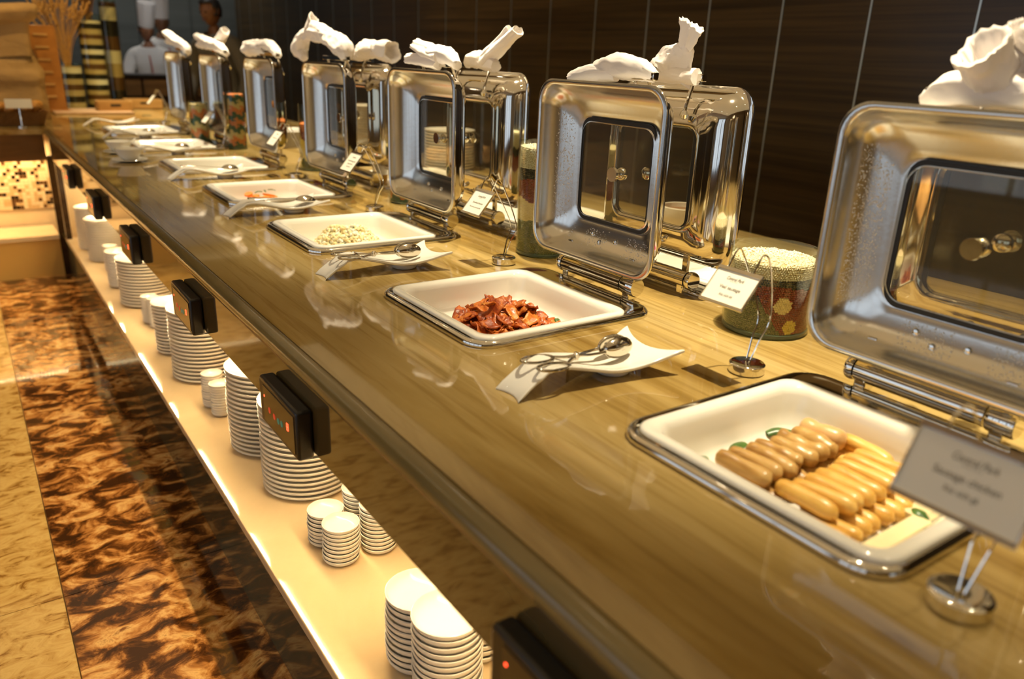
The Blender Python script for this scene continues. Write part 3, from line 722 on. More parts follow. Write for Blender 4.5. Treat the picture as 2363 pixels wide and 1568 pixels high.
def leek(c, L, r, rz, label, grp='green onion cuts in the sausage pan'):
    m = MB(); pts = [(-L / 2, 0, 0), (-L / 6, 0.002, 0.003), (L / 6, 0.001, 0.003), (L / 2, -0.002, 0.001)]
    m.tube(spline(pts, 4), [r * k for k in np.interp(np.linspace(0, 1, 13), [0, 0.5, 1], [0.7, 1.0, 0.85])], 8, flat=0.5)
    o = m.build('spring_onion_piece', M_LEEK, angle=60); o.location = c; o.rotation_euler = (0, 0, rz)
    tag(o, label, 'vegetable', grp)
leek((0.205, 0.056, FZ + 0.008), 0.042, 0.010, -0.5, 'green onion piece farthest back behind the sausages')
leek((0.104, 0.056, FZ + 0.007), 0.044, 0.009, 0.3, 'green onion piece lying in front of the far pan wall, left of two')
leek((0.030, 0.058, FZ + 0.006), 0.020, 0.008, 0.6, 'tiny green onion tip in the far left corner of the pan')
leek((0.155, -0.204, FZ + 0.014), 0.022, 0.011, 1.2, 'curled green onion piece beside the pale batons')
leek((0.120, -0.232, FZ + 0.012), 0.030, 0.006, 0.25, 'flat green onion piece nearest the near pan edge')
leek((0.235, -0.170, FZ + 0.008), 0.040, 0.011, 0.5, 'green onion piece partly behind the nearest sign')

# bacon
def bacon_mat(name, a, b, c):
    m = sausage_mat(name, a, b, c, 70); nt = m.node_tree; p = nt.nodes['Principled BSDF']
    p.inputs['Coat Weight'].default_value = 0.15; p.inputs['Roughness'].default_value = 0.38
    tc = nt.nodes.new('ShaderNodeTexCoord'); n = nt.nodes.new('ShaderNodeTexNoise'); n.inputs['Scale'].default_value = 260; n.inputs['Detail'].default_value = 3
    nt.links.new(tc.outputs['Object'], n.inputs['Vector']); b_ = nt.nodes.new('ShaderNodeBump'); b_.inputs['Strength'].default_value = 0.6; b_.inputs['Distance'].default_value = 0.002
    nt.links.new(n.outputs['Fac'], b_.inputs['Height']); nt.links.new(b_.outputs['Normal'], p.inputs['Normal'])
    return m
M_BAC = []
for k, (a, b, c) in enumerate((((0.26, 0.040, 0.004), (0.50, 0.105, 0.009), (0.68, 0.24, 0.04)), ((0.38, 0.070, 0.005), (0.62, 0.17, 0.014), (0.74, 0.34, 0.08)), ((0.17, 0.026, 0.004), (0.36, 0.060, 0.007), (0.58, 0.16, 0.02)))):
    M_BAC.append(bacon_mat('fried_bacon_%s' % ('dark', 'amber', 'deep')[k], a, b, c))
def flake(seed, L, w_, material, name):
    random.seed(seed); m = MB(); nx, ny = 13, 6; vs = []
    ph = U(0, 6)
    for i in range(nx):
        for j in range(ny):
            s = i / (nx - 1) - 0.5; t = j / (ny - 1) - 0.5
            ww = w_ * (1 - 0.35 * abs(2 * s) ** 3) * (1 + 0.5 * noise.noise(Vector((s * 7, seed, 1))))
            z = 0.007 * math.sin(s * 5 + ph) + 0.0022 * math.sin(s * 13 + ph) + 0.005 * (2 * t) ** 2 * math.sin(ph + 2 * s) + 0.004 * noise.noise(Vector((s * 6, t * 5, seed)))
            vs.append((s * L, t * ww + 0.005 * math.sin(s * 5 + ph), z))
    fs = [(i * ny + j, (i + 1) * ny + j, (i + 1) * ny + j + 1, i * ny + j + 1) for i in range(nx - 1) for j in range(ny - 1)]
    m.add(vs, fs)
    o = m.build(name, material, angle=180, link=False)
    md = o.modifiers.new('thickness', 'SOLIDIFY'); md.thickness = 0.0028
    return o
flakes = [flake(k, U(0.050, 0.078), U(0.022, 0.036), M_BAC[k % 3], 'bacon_slice') for k in range(12)]
random.seed(21)
for k in range(120):
    a = U(0, 2 * PI); q = math.sqrt(R()) if k < 95 else math.sqrt(R()) * 0.7
    x = 0.096 + 0.120 * q * math.cos(a); y = 0.705 + 0.118 * q * math.sin(a)
    hmax = 0.056 * (1 - q ** 2) * (0.75 + 0.35 * noise.noise(Vector((x * 20, y * 20, 0))) * 2)
    z = FZ + 0.005 + (hmax * (k / 119) ** 0.6 if k < 95 else hmax)
    put(flakes[k % 12], (x, y, max(z, FZ + 0.006)), (U(-0.5, 0.5), U(-0.4, 0.4), U(0, 6.28)), ('crinkled red-brown', 'glossy light amber', 'dark deep brown')[k % 12 % 3] + ' bacon piece ' + ('on top of the heap' if q < 0.45 and k >= 60 else 'in the heart of the heap' if q < 0.45 else ('at the left side of the heap', 'at the far side of the heap', 'at the right side of the heap', 'at the near side of the heap')[0 if x < 0.06 else 2 if x > 0.14 else 1 if y > 0.705 else 3]) + (', low layer' if k < 40 else ', upper layer' if k >= 80 else ', middle layer'), 'bacon', 'bacon pieces in the second pan')
leek((0.215, 0.655, FZ + 0.018), 0.018, 0.006, 1.0, 'small green herb sprig at the right of the bacon', None)

# scrambled egg heap: uncountable crumbs
M_EGG = mat('scrambled_egg', (0.86, 0.70, 0.36), 0.4, sss=0.15, vary=0.15, vscale=90)
M_EGG2 = mat('egg_white_crumb', (0.82, 0.76, 0.56), 0.4, sss=0.1)
M_HERB = mat('chopped_dill', (0.05, 0.10, 0.02), 0.5)
ico = bmesh.new(); bmesh.ops.create_icosphere(ico, subdivisions=1, radius=1)
IV = [v.co.copy() for v in ico.verts]; IF = [tuple(v.index for v in f.verts) for f in ico.faces]; ico.free()
def crumb(m, c, s, material, rot=None, jit=0):
    Mr = Matrix.Rotation(U(0, 6.28), 3, Vector((R() - 0.5, R() - 0.5, R() + 0.1)).normalized()) if rot is None else rot
    if jit: m.add([Vector(c) + Mr @ Vector((v.x * s[0], v.y * s[1], v.z * s[2])) * U(1 - jit, 1 + jit) for v in IV], IF, material)
    else: m.add([Vector(c) + Mr @ Vector((v.x * s[0], v.y * s[1], v.z * s[2])) for v in IV], IF, material)
random.seed(5)
m = MB(); cx, cy = 0.100, 1.555
for k in range(4600):
    a = U(0, 2 * PI); q = math.sqrt(R())
    x = cx + 0.112 * q * math.cos(a) - 0.01 * math.sin(a); y = cy + 0.112 * q * math.sin(a) - 0.035
    hm = 0.062 * (1 - q ** 2.2) * (1 + 0.5 * noise.noise(Vector((x * 25, y * 25, 2))))
    z = FZ + 0.003 + hm * (1 if R() < 0.75 else R())
    s = 0.0026 + 0.0060 * R() ** 1.6
    if R() < 0.10: crumb(m, (x, y, z + 0.004), (0.0045, 0.0012, 0.0012), M_HERB)
    else: crumb(m, (x, y, z), (s * 1.5, s, s * 0.7), M_EGG if R() < 0.65 else M_EGG2, jit=0.35)
o = m.build('scrambled_egg', angle=180); tag(o, 'pale yellow scrambled egg heap with chopped green herbs', 'scrambled egg', kind='stuff')

# carrot slices
M_CAR = mat('carrot_orange', (0.85, 0.22, 0.015), 0.3, vary=0.15, vscale=60)
random.seed(8)
for k in range(22):
    m = MB(); n = 18; rx, ry = U(0.020, 0.028), U(0.012, 0.016); loops = []
    for z, sc in ((0, 0.96), (0.001, 1.0), (0.004, 1.0), (0.005, 0.96)):
        loops.append([Vector((rx * sc * math.cos(2 * PI * j / n), ry * sc * math.sin(2 * PI * j / n), z)) for j in range(n)])
    m.loft(loops, True, True, True)
    o = m.build('carrot_slice', M_CAR, angle=50)
    t = k / 21
    o.location = (0.015 + 0.155 * t + U(-0.003, 0.003), UB[3] + 0.265 + 0.030 * math.sin(t * 2.6) + U(-0.045, 0.045), FZ + 0.006 + 0.042 * math.sin(PI * t) * (0.3 + 0.7 * R()))
    o.rotation_euler = (U(-0.35, 0.35), U(-0.35, 0.35), U(0, 6.28))
    tag(o, ORD[k] + ' oval orange carrot slice from the left, fourth pan', 'carrot', 'carrot slices in the fourth pan')
for k in range(3):
    leek((0.075 + 0.03 * k, UB[3] + 0.25 + 0.015 * k, FZ + 0.055), 0.03, 0.0035, 0.4 + k, 'dark green herb sprig on the carrots', 'herb sprigs on the carrots')

# ============================================================ SPOON RESTS and TONGS
def rest_mesh():
    nx, ny = 30, 13
    key_s = [0.0, 0.05, 0.14, 0.24, 0.40, 0.58, 0.72, 0.86, 1.0]
    key_z = [0.0, 0.016, 0.036, 0.041, 0.029, 0.014, 0.0125, 0.020, 0.034]
    key_w = [0.033, 0.031, 0.031, 0.033, 0.040, 0.047, 0.053, 0.061, 0.074]
    top = []
    zs = []
    for i in range(nx + 1):
        s = i / nx
        # smooth the keys
        z = sum(np.interp(min(1, max(0, s + d)), key_s, key_z) for d in (-0.05, -0.025, 0, 0.025, 0.05)) / 5
        if s < 0.03: z = np.interp(s, key_s, key_z)
        w_ = sum(np.interp(min(1, max(0, s + d)), key_s, key_w) for d in (-0.04, 0, 0.04)) / 3
        row = []
        for j in range(ny):
            t = -1 + 2 * j / (ny - 1)
            x = -0.150 + 0.302 * s
            if s > 0.7: x += (0.022 * t * t - 0.016) * ((s - 0.7) / 0.3) ** 2
            if s < 0.2: x -= 0.010 * t * t * ((0.2 - s) / 0.2)
            zz = z + 0.008 * t * t * (0.4 + s)
            if s < 0.15: zz = z * (1 + 0.0 * t)
            row.append(Vector((x, t * w_, zz + 0.0025)))
        top.append(row)
    th = 0.0065
    m = MB(); n = ny
    vs = [p for r_ in top for p in r_] + [p - Vector((0, 0, th)) * (1 if True else 0) + Vector((0, 0, 0)) for r_ in top for p in r_]
    K = (nx + 1) * ny; fs = []
    for i in range(nx):
        for j in range(ny - 1):
            a, b, c, d = i * ny + j, (i + 1) * ny + j, (i + 1) * ny + j + 1, i * ny + j + 1
            fs.append((a, b, c, d)); fs.append((K + d, K + c, K + b, K + a))
    for i in range(nx):
        for j in (0, ny - 1):
            a, b = i * ny + j, (i + 1) * ny + j; fs.append((a, b, K + b, K + a))
    for j in range(ny - 1):
        for i in (0, nx):
            a, b = i * ny + j, i * ny + j + 1; fs.append((a, b, K + b, K + a))
    m.add([(v.x, v.y, max(v.z, 0.0006)) for v in vs], fs)
    m.lathe([(0.028, 0.0005), (0.030, 0.0005), (0.034, 0.011), (0.020, 0.0115)], 24, c=(0.060, 0, 0))
    return m
rest0 = rest_mesh().build('spoon_rest', M_PORC, angle=70, bevel=0.0018)
def tongs_obj():
    t = empty('serving_tongs')
    for s in (1, -1):
        # scissor arm: oval finger loop, crossing shank, bowl
        pts = []
        for k in range(14):
            a = PI * 0.12 + 2 * PI * 0.88 * k / 13
            pts.append((-0.072 - 0.030 * math.cos(a), s * (0.021 - 0.0155 * math.sin(a) * 1), 0.004))
        m = MB(); m.tube([(-0.072 + 0.032 * math.cos(2 * PI * k / 22), s * 0.020 + 0.015 * math.sin(2 * PI * k / 22), 0.002) for k in range(22)], 0.0028, 8, closed=True)
        m.tube(spline([(-0.040, s * 0.018, 0.002), (-0.022, s * 0.007, 0.003), (-0.005, 0, 0.004 + 0.002 * s), (0.02, -s * 0.006, 0.005), (0.055, -s * 0.009, 0.006)], 5), 0.0034, 8, flat=0.8)
        m.build('tong_arm', M_CUTLERY, t)
        # bowls face each other
        m = MB(); n = 20; loops = []
        for i in range(8):
            q = i / 7
            rr_ = math.sin(q * PI / 2)
            loops.append([Vector((0.088 + 0.034 * rr_ * math.cos(2 * PI * j / n) , -s * (0.006 + 0.014 * (1 - math.cos(q * PI / 2)) * -1 + 0.014), 0.010 + 0.019 * rr_ * math.sin(2 * PI * j / n))) for j in range(n)])
        m.loft(loops, True)
        o = m.build('tong_bowl', M_CUTLERY, t, angle=180, solid=0.0012)
    m = MB(); m.lathe([(0.001, -0.001), (0.005, -0.001), (0.005, 0.010), (0.003, 0.0115), (0.001, 0.0115)], 12, c=(-0.005, 0, 0)); m.build('pivot', M_CUTLERY, t)
    return t
def spoon_obj():
    t = empty('serving_spoon')
    m = MB(); m.tube(spline([(-0.105, 0, 0.004), (-0.09, 0.001, 0.006), (-0.03, 0, 0.008), (0.04, 0, 0.006), (0.055, 0, 0.004)], 6), [float(v) for v in np.interp(np.linspace(0, 1, 25), [0, 0.15, 0.5, 1], [0.0075, 0.007, 0.0035, 0.0035])], 10, flat=0.35)
    m.build('handle', M_CUTLERY, t)
    m = MB(); n = 24; loops = []
    for i in range(9):
        q = i / 8
        loops.append([Vector((0.085 + 0.034 * math.sin(q * PI / 2) * math.cos(2 * PI * j / n), 0.024 * math.sin(q * PI / 2) * math.sin(2 * PI * j / n), 0.022 - 0.018 * math.cos(q * PI / 2) * -1 - 0.02)) for j in range(n)])
    m.loft(loops, True)
    m.build('bowl', M_CUTLERY, t, angle=180, solid=0.0012)
    return t
RY = [0.306, 1.090, 1.880, 2.680, 3.500, 4.290, 5.05]
R_L = ['between the sausage and bacon dishes', 'just in front of the egg dish', 'partly in front of the carrot dish', 'in front of the dish beyond the carrots', 'right behind the two stacked bowls', 'in front of the farthest chafing dish', 'beyond the farthest chafing dish']
tg = tongs_obj(); sp0 = spoon_obj()
for i, y in enumerate(RY):
    o = rest0 if i == 0 else rest0.copy()
    if i: COL.objects.link(o)
    o.location = (0.003, y, 0); o.rotation_euler = (0, 0, 0.0)
    tag(o, 'white wavy porcelain spoon rest ' + R_L[i], 'spoon rest', 'wavy spoon rests along the counter')
    if i == 6: break
    if i < 2: c = tg if i == 0 else copy_tree(tg)
    else: c = sp0 if i == 2 else copy_tree(sp0)
    if i < 2:
        c.location = (-0.018 + 0.004, y + 0.002, 0.036 + 0.001); c.rotation_euler = (0, 0.075, 0.08 if i == 0 else 0.02)
        tag(c, 'steel scissor tongs on the spoon rest ' + R_L[i], 'tongs', 'scissor tongs on the spoon rests')
    else:
        c.location = (0.0 if i > 2 else 0.02, y, 0.0395); c.rotation_euler = (0, 0.10, 0.02)
        tag(c, 'steel serving spoon on the spoon rest ' + R_L[i], 'spoon', 'serving spoons on the spoon rests')

# ============================================================ SIGN HOLDERS
def text_mesh(txt, size, name, parent, M, shear=0.0, material=M_INK, sx=1.0):
    cu = bpy.data.curves.new(name, 'FONT'); cu.body = txt; cu.size = size; cu.align_x = 'CENTER'; cu.align_y = 'CENTER'; cu.resolution_u = 3; cu.shear = shear
    cu.extrude = 0.00005
    ob = bpy.data.objects.new('tmp', cu); COL.objects.link(ob)
    dg = bpy.context.evaluated_depsgraph_get(); me = bpy.data.meshes.new_from_object(ob.evaluated_get(dg))
    bpy.data.objects.remove(ob)
    me.transform(M @ Matrix.Diagonal((sx, 1, 1, 1)))
    me.materials.clear(); me.materials.append(material)
    o = bpy.data.objects.new(name, me); COL.objects.link(o); o.parent = parent
    return o
def sign(bx, by, cx, cy, cz, lines, label, w_=0.088, h=0.060, tilt=50, yaw=0.0, hgt=0.212, base_r=0.031):
    """holder at (bx,by); card centre (cx,cy,cz); card faces the aisle (-x) leaning back"""
    t = empty('sign_holder', (bx, by, 0)); tag(t, label, 'sign')
    m = MB(); m.lathe([(base_r - 0.002, 0.0005), (base_r, 0.002), (base_r, 0.016), (base_r - 0.002, 0.018), (base_r - 0.004, 0.0185), (0.006, 0.0175), (0.001, 0.0175)], 32); m.build('base', M_CHROME, t)
    # card frame: local card axes, u right along -y, v up leaning towards +x
    a = math.radians(tilt)
    uu = Vector((math.sin(yaw), -math.cos(yaw), 0)); vv = Vector((math.cos(a) * math.cos(yaw), math.cos(a) * math.sin(yaw), math.sin(a))); nn = uu.cross(vv)
    C0 = Vector((cx - bx, cy - by, cz))
    Mc = Matrix.Identity(4)
    for i in range(3): Mc[i][0] = uu[i]; Mc[i][1] = vv[i]; Mc[i][2] = nn[i]
    Mc.translation = C0
    m = MB(); m.box((-w_ / 2, -h / 2, -0.0008), (w_ / 2, h / 2, 0.0), M=Mc); cd = m.build('card', M_CARD, t, smooth=False)
    for (x0, y0, x1, y1, nm) in ((-w_ / 2 - 0.002, h / 2 - 0.001, w_ / 2 + 0.002, h / 2 + 0.006, 'clip_rail'), (-w_ / 2 - 0.002, -h / 2 - 0.005, w_ / 2 + 0.002, -h / 2 + 0.0005, 'clip_rail'), (-w_ / 2 - 0.0015, -h / 2, -w_ / 2 + 0.0004, h / 2, 'side_rail'), (w_ / 2 - 0.0004, -h / 2, w_ / 2 + 0.0015, h / 2, 'side_rail')):
        m = MB(); m.box((x0, y0, -0.0025), (x1, y1, 0.0022), M=Mc); m.build(nm, M_STEEL, t, bevel=0.0006)
    # two wires from base, arching over and hooking the top rail
    for k, s in enumerate((0.30, -0.30)):
        att = C0 + vv * (h / 2 + 0.004) + uu * (-s * w_) * 1.0
        b0 = Vector((0.0, 0.003 * (1 if k == 0 else -1), 0.016))
        bow = Vector((0.016 + 0.010, (0.012 if k == 0 else -0.014), cz * 0.66))
        back = att + Vector((0.034, -0.006, 0.010))
        topp = att + Vector((0.018, -0.002, hgt - att.z if hgt > att.z + 0.01 else 0.02))
        pts = spline([b0, b0 * 0.4 + bow * 0.6 * Vector((0, 0, 1)).z if False else (b0.lerp(bow, 0.5)), bow, back, topp, att + Vector((0.004, 0, 0.010)), att], 6)
        m = MB(); m.tube(pts, 0.0016, 6); m.build('wire', M_CHROME, t)
    for (txt, size, v, shear, sx) in lines:
        text_mesh(txt, size, 'lettering', cd, Mc @ Matrix.Translation((0, v * h, 0.0004)), shear, sx=sx)
    return t
LOGO = lambda k: [('Central Park', 0.0090 * k, 0.27, 0.25, 0.78), ('H  O  T  E  L', 0.0028 * k, 0.185, 0, 1.0)]
sign(-0.049, -0.347, -0.100, -0.345, 0.158, LOGO(1.15) + [('Sausage chicken', 0.0100, 0.0, 0, 0.95), ('Xúc xích gà', 0.0080, -0.20, 0, 0.85)],
     'blurred name card in a wire holder at the lower right, nearest the camera', w_=0.112, h=0.066, tilt=62, hgt=0.200)
sign(0.270, 0.186, 0.222, 0.206, 0.154, LOGO(1.0) + [('Veal sausage', 0.0088, -0.02, 0, 1.0), ('Xúc xích bê', 0.0066, -0.26, 0, 0.9)],
     'name card reading Veal sausage in a wire holder before the short grain jar')
sign(0.309, 1.010, 0.262, 1.066, 0.152, LOGO(0.95) + [('Smoked bacon', 0.0078, -0.02, 0.2, 1.0), ('Thịt heo ba rọi xông khói', 0.0054, -0.22, 0.1, 0.9)],
     'name card reading Smoked bacon in a wire holder before the tall grain jar', w_=0.082, h=0.066)
sign(0.311, 1.793, 0.262, 1.865, 0.155, [('Central Park', 0.007, 0.27, 0.25, 0.7), ('Scrambled egg with', 0.0075, 0.06, 0, 1.0), ('chopped herbs', 0.0066, -0.10, 0, 1.0), ('Trứng khuấy', 0.0055, -0.26, 0, 1.0)],
     'name card with three text lines beside the carrot dish lid', w_=0.086, h=0.070)
sign(0.325, 2.587, 0.270, 2.660, 0.155, [('Central Park', 0.008, 0.27, 0.25, 0.7), ('Steamed carrot', 0.0085, 0.0, 0, 1.0), ('Cà rốt', 0.006, -0.22, 0, 1.0)],
     'small blurred name card between the fourth and fifth lids', w_=0.086, h=0.070)
sign(0.330, 3.700, 0.285, 3.780, 0.150, [('Central Park', 0.008, 0.27, 0.25, 0.7)], 'small blurred name card in front of the sixth lid', w_=0.086, h=0.070)
sign(0.345, 5.150, 0.290, 5.230, 0.150, [('Central Park', 0.008, 0.27, 0.25, 0.7)], 'tiny blurred name card left of the farthest lid', w_=0.080, h=0.070)

# ============================================================ GRAIN JARS
GC = {'rice': mat('white_rice', (0.90, 0.80, 0.60), 0.5), 'black': mat('black_bean', (0.025, 0.020, 0.012), 0.3), 'red': mat('red_bean', (0.30, 0.045, 0.012), 0.25),
      'soy': mat('yellow_soybean', (0.85, 0.62, 0.26), 0.35), 'mung': mat('green_mung_bean', (0.21, 0.19, 0.050), 0.35), 'orange': mat('orange_lentil', (0.62, 0.17, 0.03), 0.45),
      'green': mat('green_pea', (0.03, 0.085, 0.045), 0.45), 'corn': mat('yellow_corn', (0.88, 0.60, 0.09), 0.35), 'brown': mat('brown_grain', (0.14, 0.06, 0.015), 0.4), 'cream': mat('cream_grain', (0.60, 0.44, 0.20), 0.5)}
SIZE = {'rice': 0.0026, 'black': 0.0026, 'red': 0.0032, 'soy': 0.0036, 'mung': 0.0026, 'orange': 0.0040, 'green': 0.0040, 'corn': 0.0034, 'brown': 0.004, 'cream': 0.004}
def jar(x, y, r, h, fill_h, fn, label, pitch=0.0048, name='grain_jar', only=None, top_kind='rice'):
    t = empty(name, (x, y, 0)); tag(t, label, 'jar')
    # glass wall with real thickness, open at the top
    m = MB(); m.lathe([(r - 0.006, 0.0005), (r - 0.001, 0.003), (r, 0.008), (r, h - 0.001), (r - 0.0012, h), (r - 0.0025, h - 0.001), (r - 0.003, 0.012), (0.001, 0.011)], 48)
    m.build('glass_cylinder', M_JARGLASS, t, angle=50)
    m = MB(); m.lathe([(0.001, 0.001), (r - 0.006, 0.001), (r - 0.0015, 0.004), (r - 0.0015, 0.0095), (r - 0.004, 0.0105), (0.001, 0.0105)], 48); m.build('glass_base', M_JARBASE, t)
    ri = r - 0.0045
    # body of each kind of grain, an inner core so no gaps show
    m = MB(); m.lathe([(ri - 0.003, 0.0112), (ri - 0.003, fill_h - 0.003), (0.001, fill_h - 0.002)], 32); m.build('grain_core', GC['brown'] if top_kind != 'rice' else GC['cream'], t)
    mb = MB(); z = 0.0135; row = 0
    while z < fill_h:
        n = int(2 * PI * ri / pitch)
        for k in range(n):
            a = 2 * PI * (k + 0.5 * (row % 2)) / n + U(-0.2, 0.2) / n
            kd = fn(a, z)
            s = SIZE[kd] * (pitch / 0.0048) * U(0.85, 1.08)
            rr_ = ri - s * 0.6
            c = (rr_ * math.cos(a), rr_ * math.sin(a), z + U(-0.0006, 0.0006))
            if kd == 'rice': crumb(mb, c, (s * 1.5, s * 0.6, s * 0.6), GC[kd])
            else: crumb(mb, c, (s, s, s * 0.86), GC[kd])
        z += pitch * 0.87; row += 1
    for _ in range(int(PI * ri * ri / (pitch * pitch) * 1.5)):
        q = ri * math.sqrt(R()) * 0.97; a = U(0, 6.28); s = SIZE[top_kind]
        crumb(mb, (q * math.cos(a), q * math.sin(a), fill_h - 0.0015 + U(-0.001, 0.0012)), (s * 1.5, s * 0.6, s * 0.6) if top_kind == 'rice' else (s, s, s), GC[top_kind])
    o = mb.build('grain_layers', None, t, angle=180); tag(o, 'layers of dry rice and beans', kind='stuff')
    return t
random.seed(31)
def wob(a, k=3, s=1): return math.sin(a * k + s) * 0.5 + math.sin(a * (k + 2) + 2 * s) * 0.5
# the camera sees the side around azimuth ~ -144 degrees
def jar1(a, z):
    da = (math.degrees(a) + 144 + 180) % 360 - 180       # + is towards the right of the picture
    if z > 0.118 + 0.004 * wob(a): return 'rice'
    if z > 0.106 + 0.006 * wob(a, 2, 2): return 'black'
    if ((da - 22) / 13) ** 2 + ((z - 0.070) / 0.016) ** 2 < 1: return 'soy'
    if ((da - 36) / 11) ** 2 + ((z - 0.026) / 0.014) ** 2 < 1: return 'corn'
    if da > 4 - (z - 0.05) * 500: return 'red'
    if z > 0.085: return 'red'
    if z > 0.072: return 'black'
    return 'mung'
jar(0.500, 0.332, 0.086, 0.170, 0.150, jar1, 'short wide glass jar of layered rice and beans behind the Veal sausage card')
def jar2(a, z):
    for lim, kd in ((0.095, 'mung'), (0.150, 'soy'), (0.205, 'red'), (0.232, 'black')):
        if z < lim + 0.007 * wob(a, 3, lim * 40): return kd
    return 'rice'
jar(0.472, 1.062, 0.074, 0.300, 0.287, jar2, 'tall glass jar of striped grains left of the bacon dish lid')
def wavejar(seq, step, ph):
    def f(a, z):
        return seq[int(max(0, (z + 0.012 * math.sin(a * 5 + ph * int(z / step)))) / step) % len(seq)]
    return f
jar(0.490, 2.780, 0.070, 0.280, 0.200, wavejar(['mung', 'corn', 'corn', 'red', 'orange'], 0.045, 1.0), 'tall jar of yellow and red grains seen through the carrot dish lid', 0.0075, top_kind='orange')
jar(0.390, 3.640, 0.050, 0.290, 0.275, wavejar(['green', 'orange', 'cream', 'green', 'orange'], 0.030, 1.4), 'tall jar of wavy green and orange layers left of the fifth lid', 0.0080, top_kind='orange')
jar(0.300, 4.020, 0.052, 0.215, 0.200, wavejar(['green', 'orange', 'cream'], 0.034, 0.9), 'shorter jar of wavy green and orange layers between the two farthest lids', 0.0085, top_kind='cream')
jar(0.480, 1.900, 0.055, 0.150, 0.12, wavejar(['green', 'orange', 'cream', 'green'], 0.03, 0.4), 'small jar of green and orange grains behind the egg dish lid', 0.0075, top_kind='cream')

# ============================================================ PLATES AND BOWLS UNDER THE COUNTER
def plate_mesh(r, rise, name):
    m = MB(); th = 0.0048
    m.lathe([(r * 0.55, 0.0), (r * 0.58, 0.0), (r * 0.62, 0.0012), (r * 0.96, rise * 0.75), (r, rise), (r, rise + th), (r * 0.975, rise + th + 0.0006), (r * 0.93, rise + th * 0.5), (r * 0.62, th + 0.001), (r * 0.5, th), (0.001, th)], 40)
    return m.build(name, M_PLATE, angle=60, link=False)
def bowl_mesh(r, hgt, name):
    m = MB(); th = 0.003
    pr = [(r * 0.48, 0.0), (r * 0.52, 0.0)]
    for k in range(1, 7):
        q = k / 6; pr.append((r * (0.52 + 0.48 * math.sin(q * PI / 2)), hgt * (1 - math.cos(q * PI / 2)) * 0.9 + 0.1 * hgt * q))
    pr += [(r, hgt + 0.0015), (r - th * 0.6, hgt + 0.0022), (r - th, hgt)]
    for k in range(5, -1, -1):
        q = k / 6; pr.append(((r - th) * (0.50 + 0.48 * math.sin(q * PI / 2)), th + (hgt - th) * (1 - math.cos(q * PI / 2))))
    pr.append((0.001, th))
    m.lathe(pr, 32)
    return m.build(name, M_PLATE, angle=60, link=False)
PL = plate_mesh(0.118, 0.0125, 'dinner_plate'); SPL = plate_mesh(0.075, 0.0110, 'side_plate'); SPL2 = plate_mesh(0.092, 0.0120, 'side_plate')
BW = bowl_mesh(0.064, 0.022, 'soup_bowl'); DB = bowl_mesh(0.0425, 0.014, 'sauce_dish'); DB2 = bowl_mesh(0.033, 0.012, 'sauce_dish')
random.seed(77)
def stack(src, x, y, ztop, step, item, where, cat, z0=-0.5995, top_note='topmost '):
    n = max(2, int((ztop - z0 - 0.012) / step))
    dxx = dyy = 0.0
    for k in range(n):
        o = src.copy(); COL.objects.link(o)
        dxx = 0.7 * dxx + U(-0.0012, 0.0012); dyy = 0.7 * dyy + U(-0.0012, 0.0012)
        o.location = (x + dxx, y + dyy, z0 + k * step); o.rotation_euler = (0, 0, U(0, 6.28))
        if k == n - 1: tag(o, 'topmost white ' + item + ', ' + where, cat, item + ' pile, ' + where)
        else: tag(o, ORD[k] + ' white ' + item + ' from bottom, ' + where, cat, item + ' pile, ' + where)
stack(BW, -0.234, 0.350, -0.405, 0.0137, 'bowl', 'nearest bowl stack', 'bowl')
stack(BW, -0.232, 0.462, -0.425, 0.0137, 'bowl', 'bowl stack just behind the nearest one', 'bowl')
stack(BW, -0.120, 0.430, -0.425, 0.0137, 'bowl', 'bowl stack hidden by the nearest control box', 'bowl')
stack(DB, -0.236, 0.921, -0.498, 0.0105, 'sauce dish', 'left rear dish stack before the big plates', 'dish')
stack(DB, -0.234, 0.834, -0.490, 0.0105, 'sauce dish', 'front dish stack before the big plates', 'dish')
stack(DB, -0.140, 0.833, -0.470, 0.0105, 'sauce dish', 'right rear dish stack before the big plates', 'dish')
stack(DB, -0.147, 0.922, -0.470, 0.0105, 'sauce dish', 'middle rear dish stack before the big plates', 'dish')
stack(PL, -0.174, 1.203, -0.330, 0.0140, 'dinner plate', 'wide plate stack below the second control box', 'plate')
stack(PL, -0.182, 1.478, -0.335, 0.0140, 'dinner plate', 'tall plate stack behind the widest one', 'plate')
stack(DB2, -0.262, 1.821, -0.470, 0.0085, 'sauce dish', 'rear thin dish stack behind the tall plates', 'dish')
stack(DB2, -0.256, 1.742, -0.478, 0.0085, 'sauce dish', 'front thin dish stack behind the tall plates', 'dish')
stack(PL, -0.205, 2.105, -0.325, 0.0140, 'dinner plate', 'plate stack below the third control box', 'plate')
stack(SPL, -0.245, 2.395, -0.380, 0.0130, 'side plate', 'narrow plate stack beside the third control box', 'plate')
stack(DB2, -0.266, 2.784, -0.475, 0.0085, 'sauce dish', 'left thin dish stack near the fourth control box', 'dish')
stack(DB2, -0.252, 2.707, -0.465, 0.0085, 'sauce dish', 'right thin dish stack near the fourth control box', 'dish')
stack(PL, -0.215, 3.08, -0.370, 0.0140, 'dinner plate', 'plate stack below the fourth control box', 'plate')
stack(BW, -0.270, 3.40, -0.420, 0.0137, 'bowl', 'bowl stack left of the fourth control box', 'bowl')
stack(DB2, -0.270, 3.713, -0.455, 0.0085, 'sauce dish', 'single thin dish stack before the far plates', 'dish')
stack(SPL2, -0.250, 3.97, -0.365, 0.0130, 'side plate', 'plate stack below the fifth control box', 'plate')
stack(SPL2, -0.262, 4.27, -0.345, 0.0130, 'side plate', 'farthest plate stack near the corner post', 'plate')

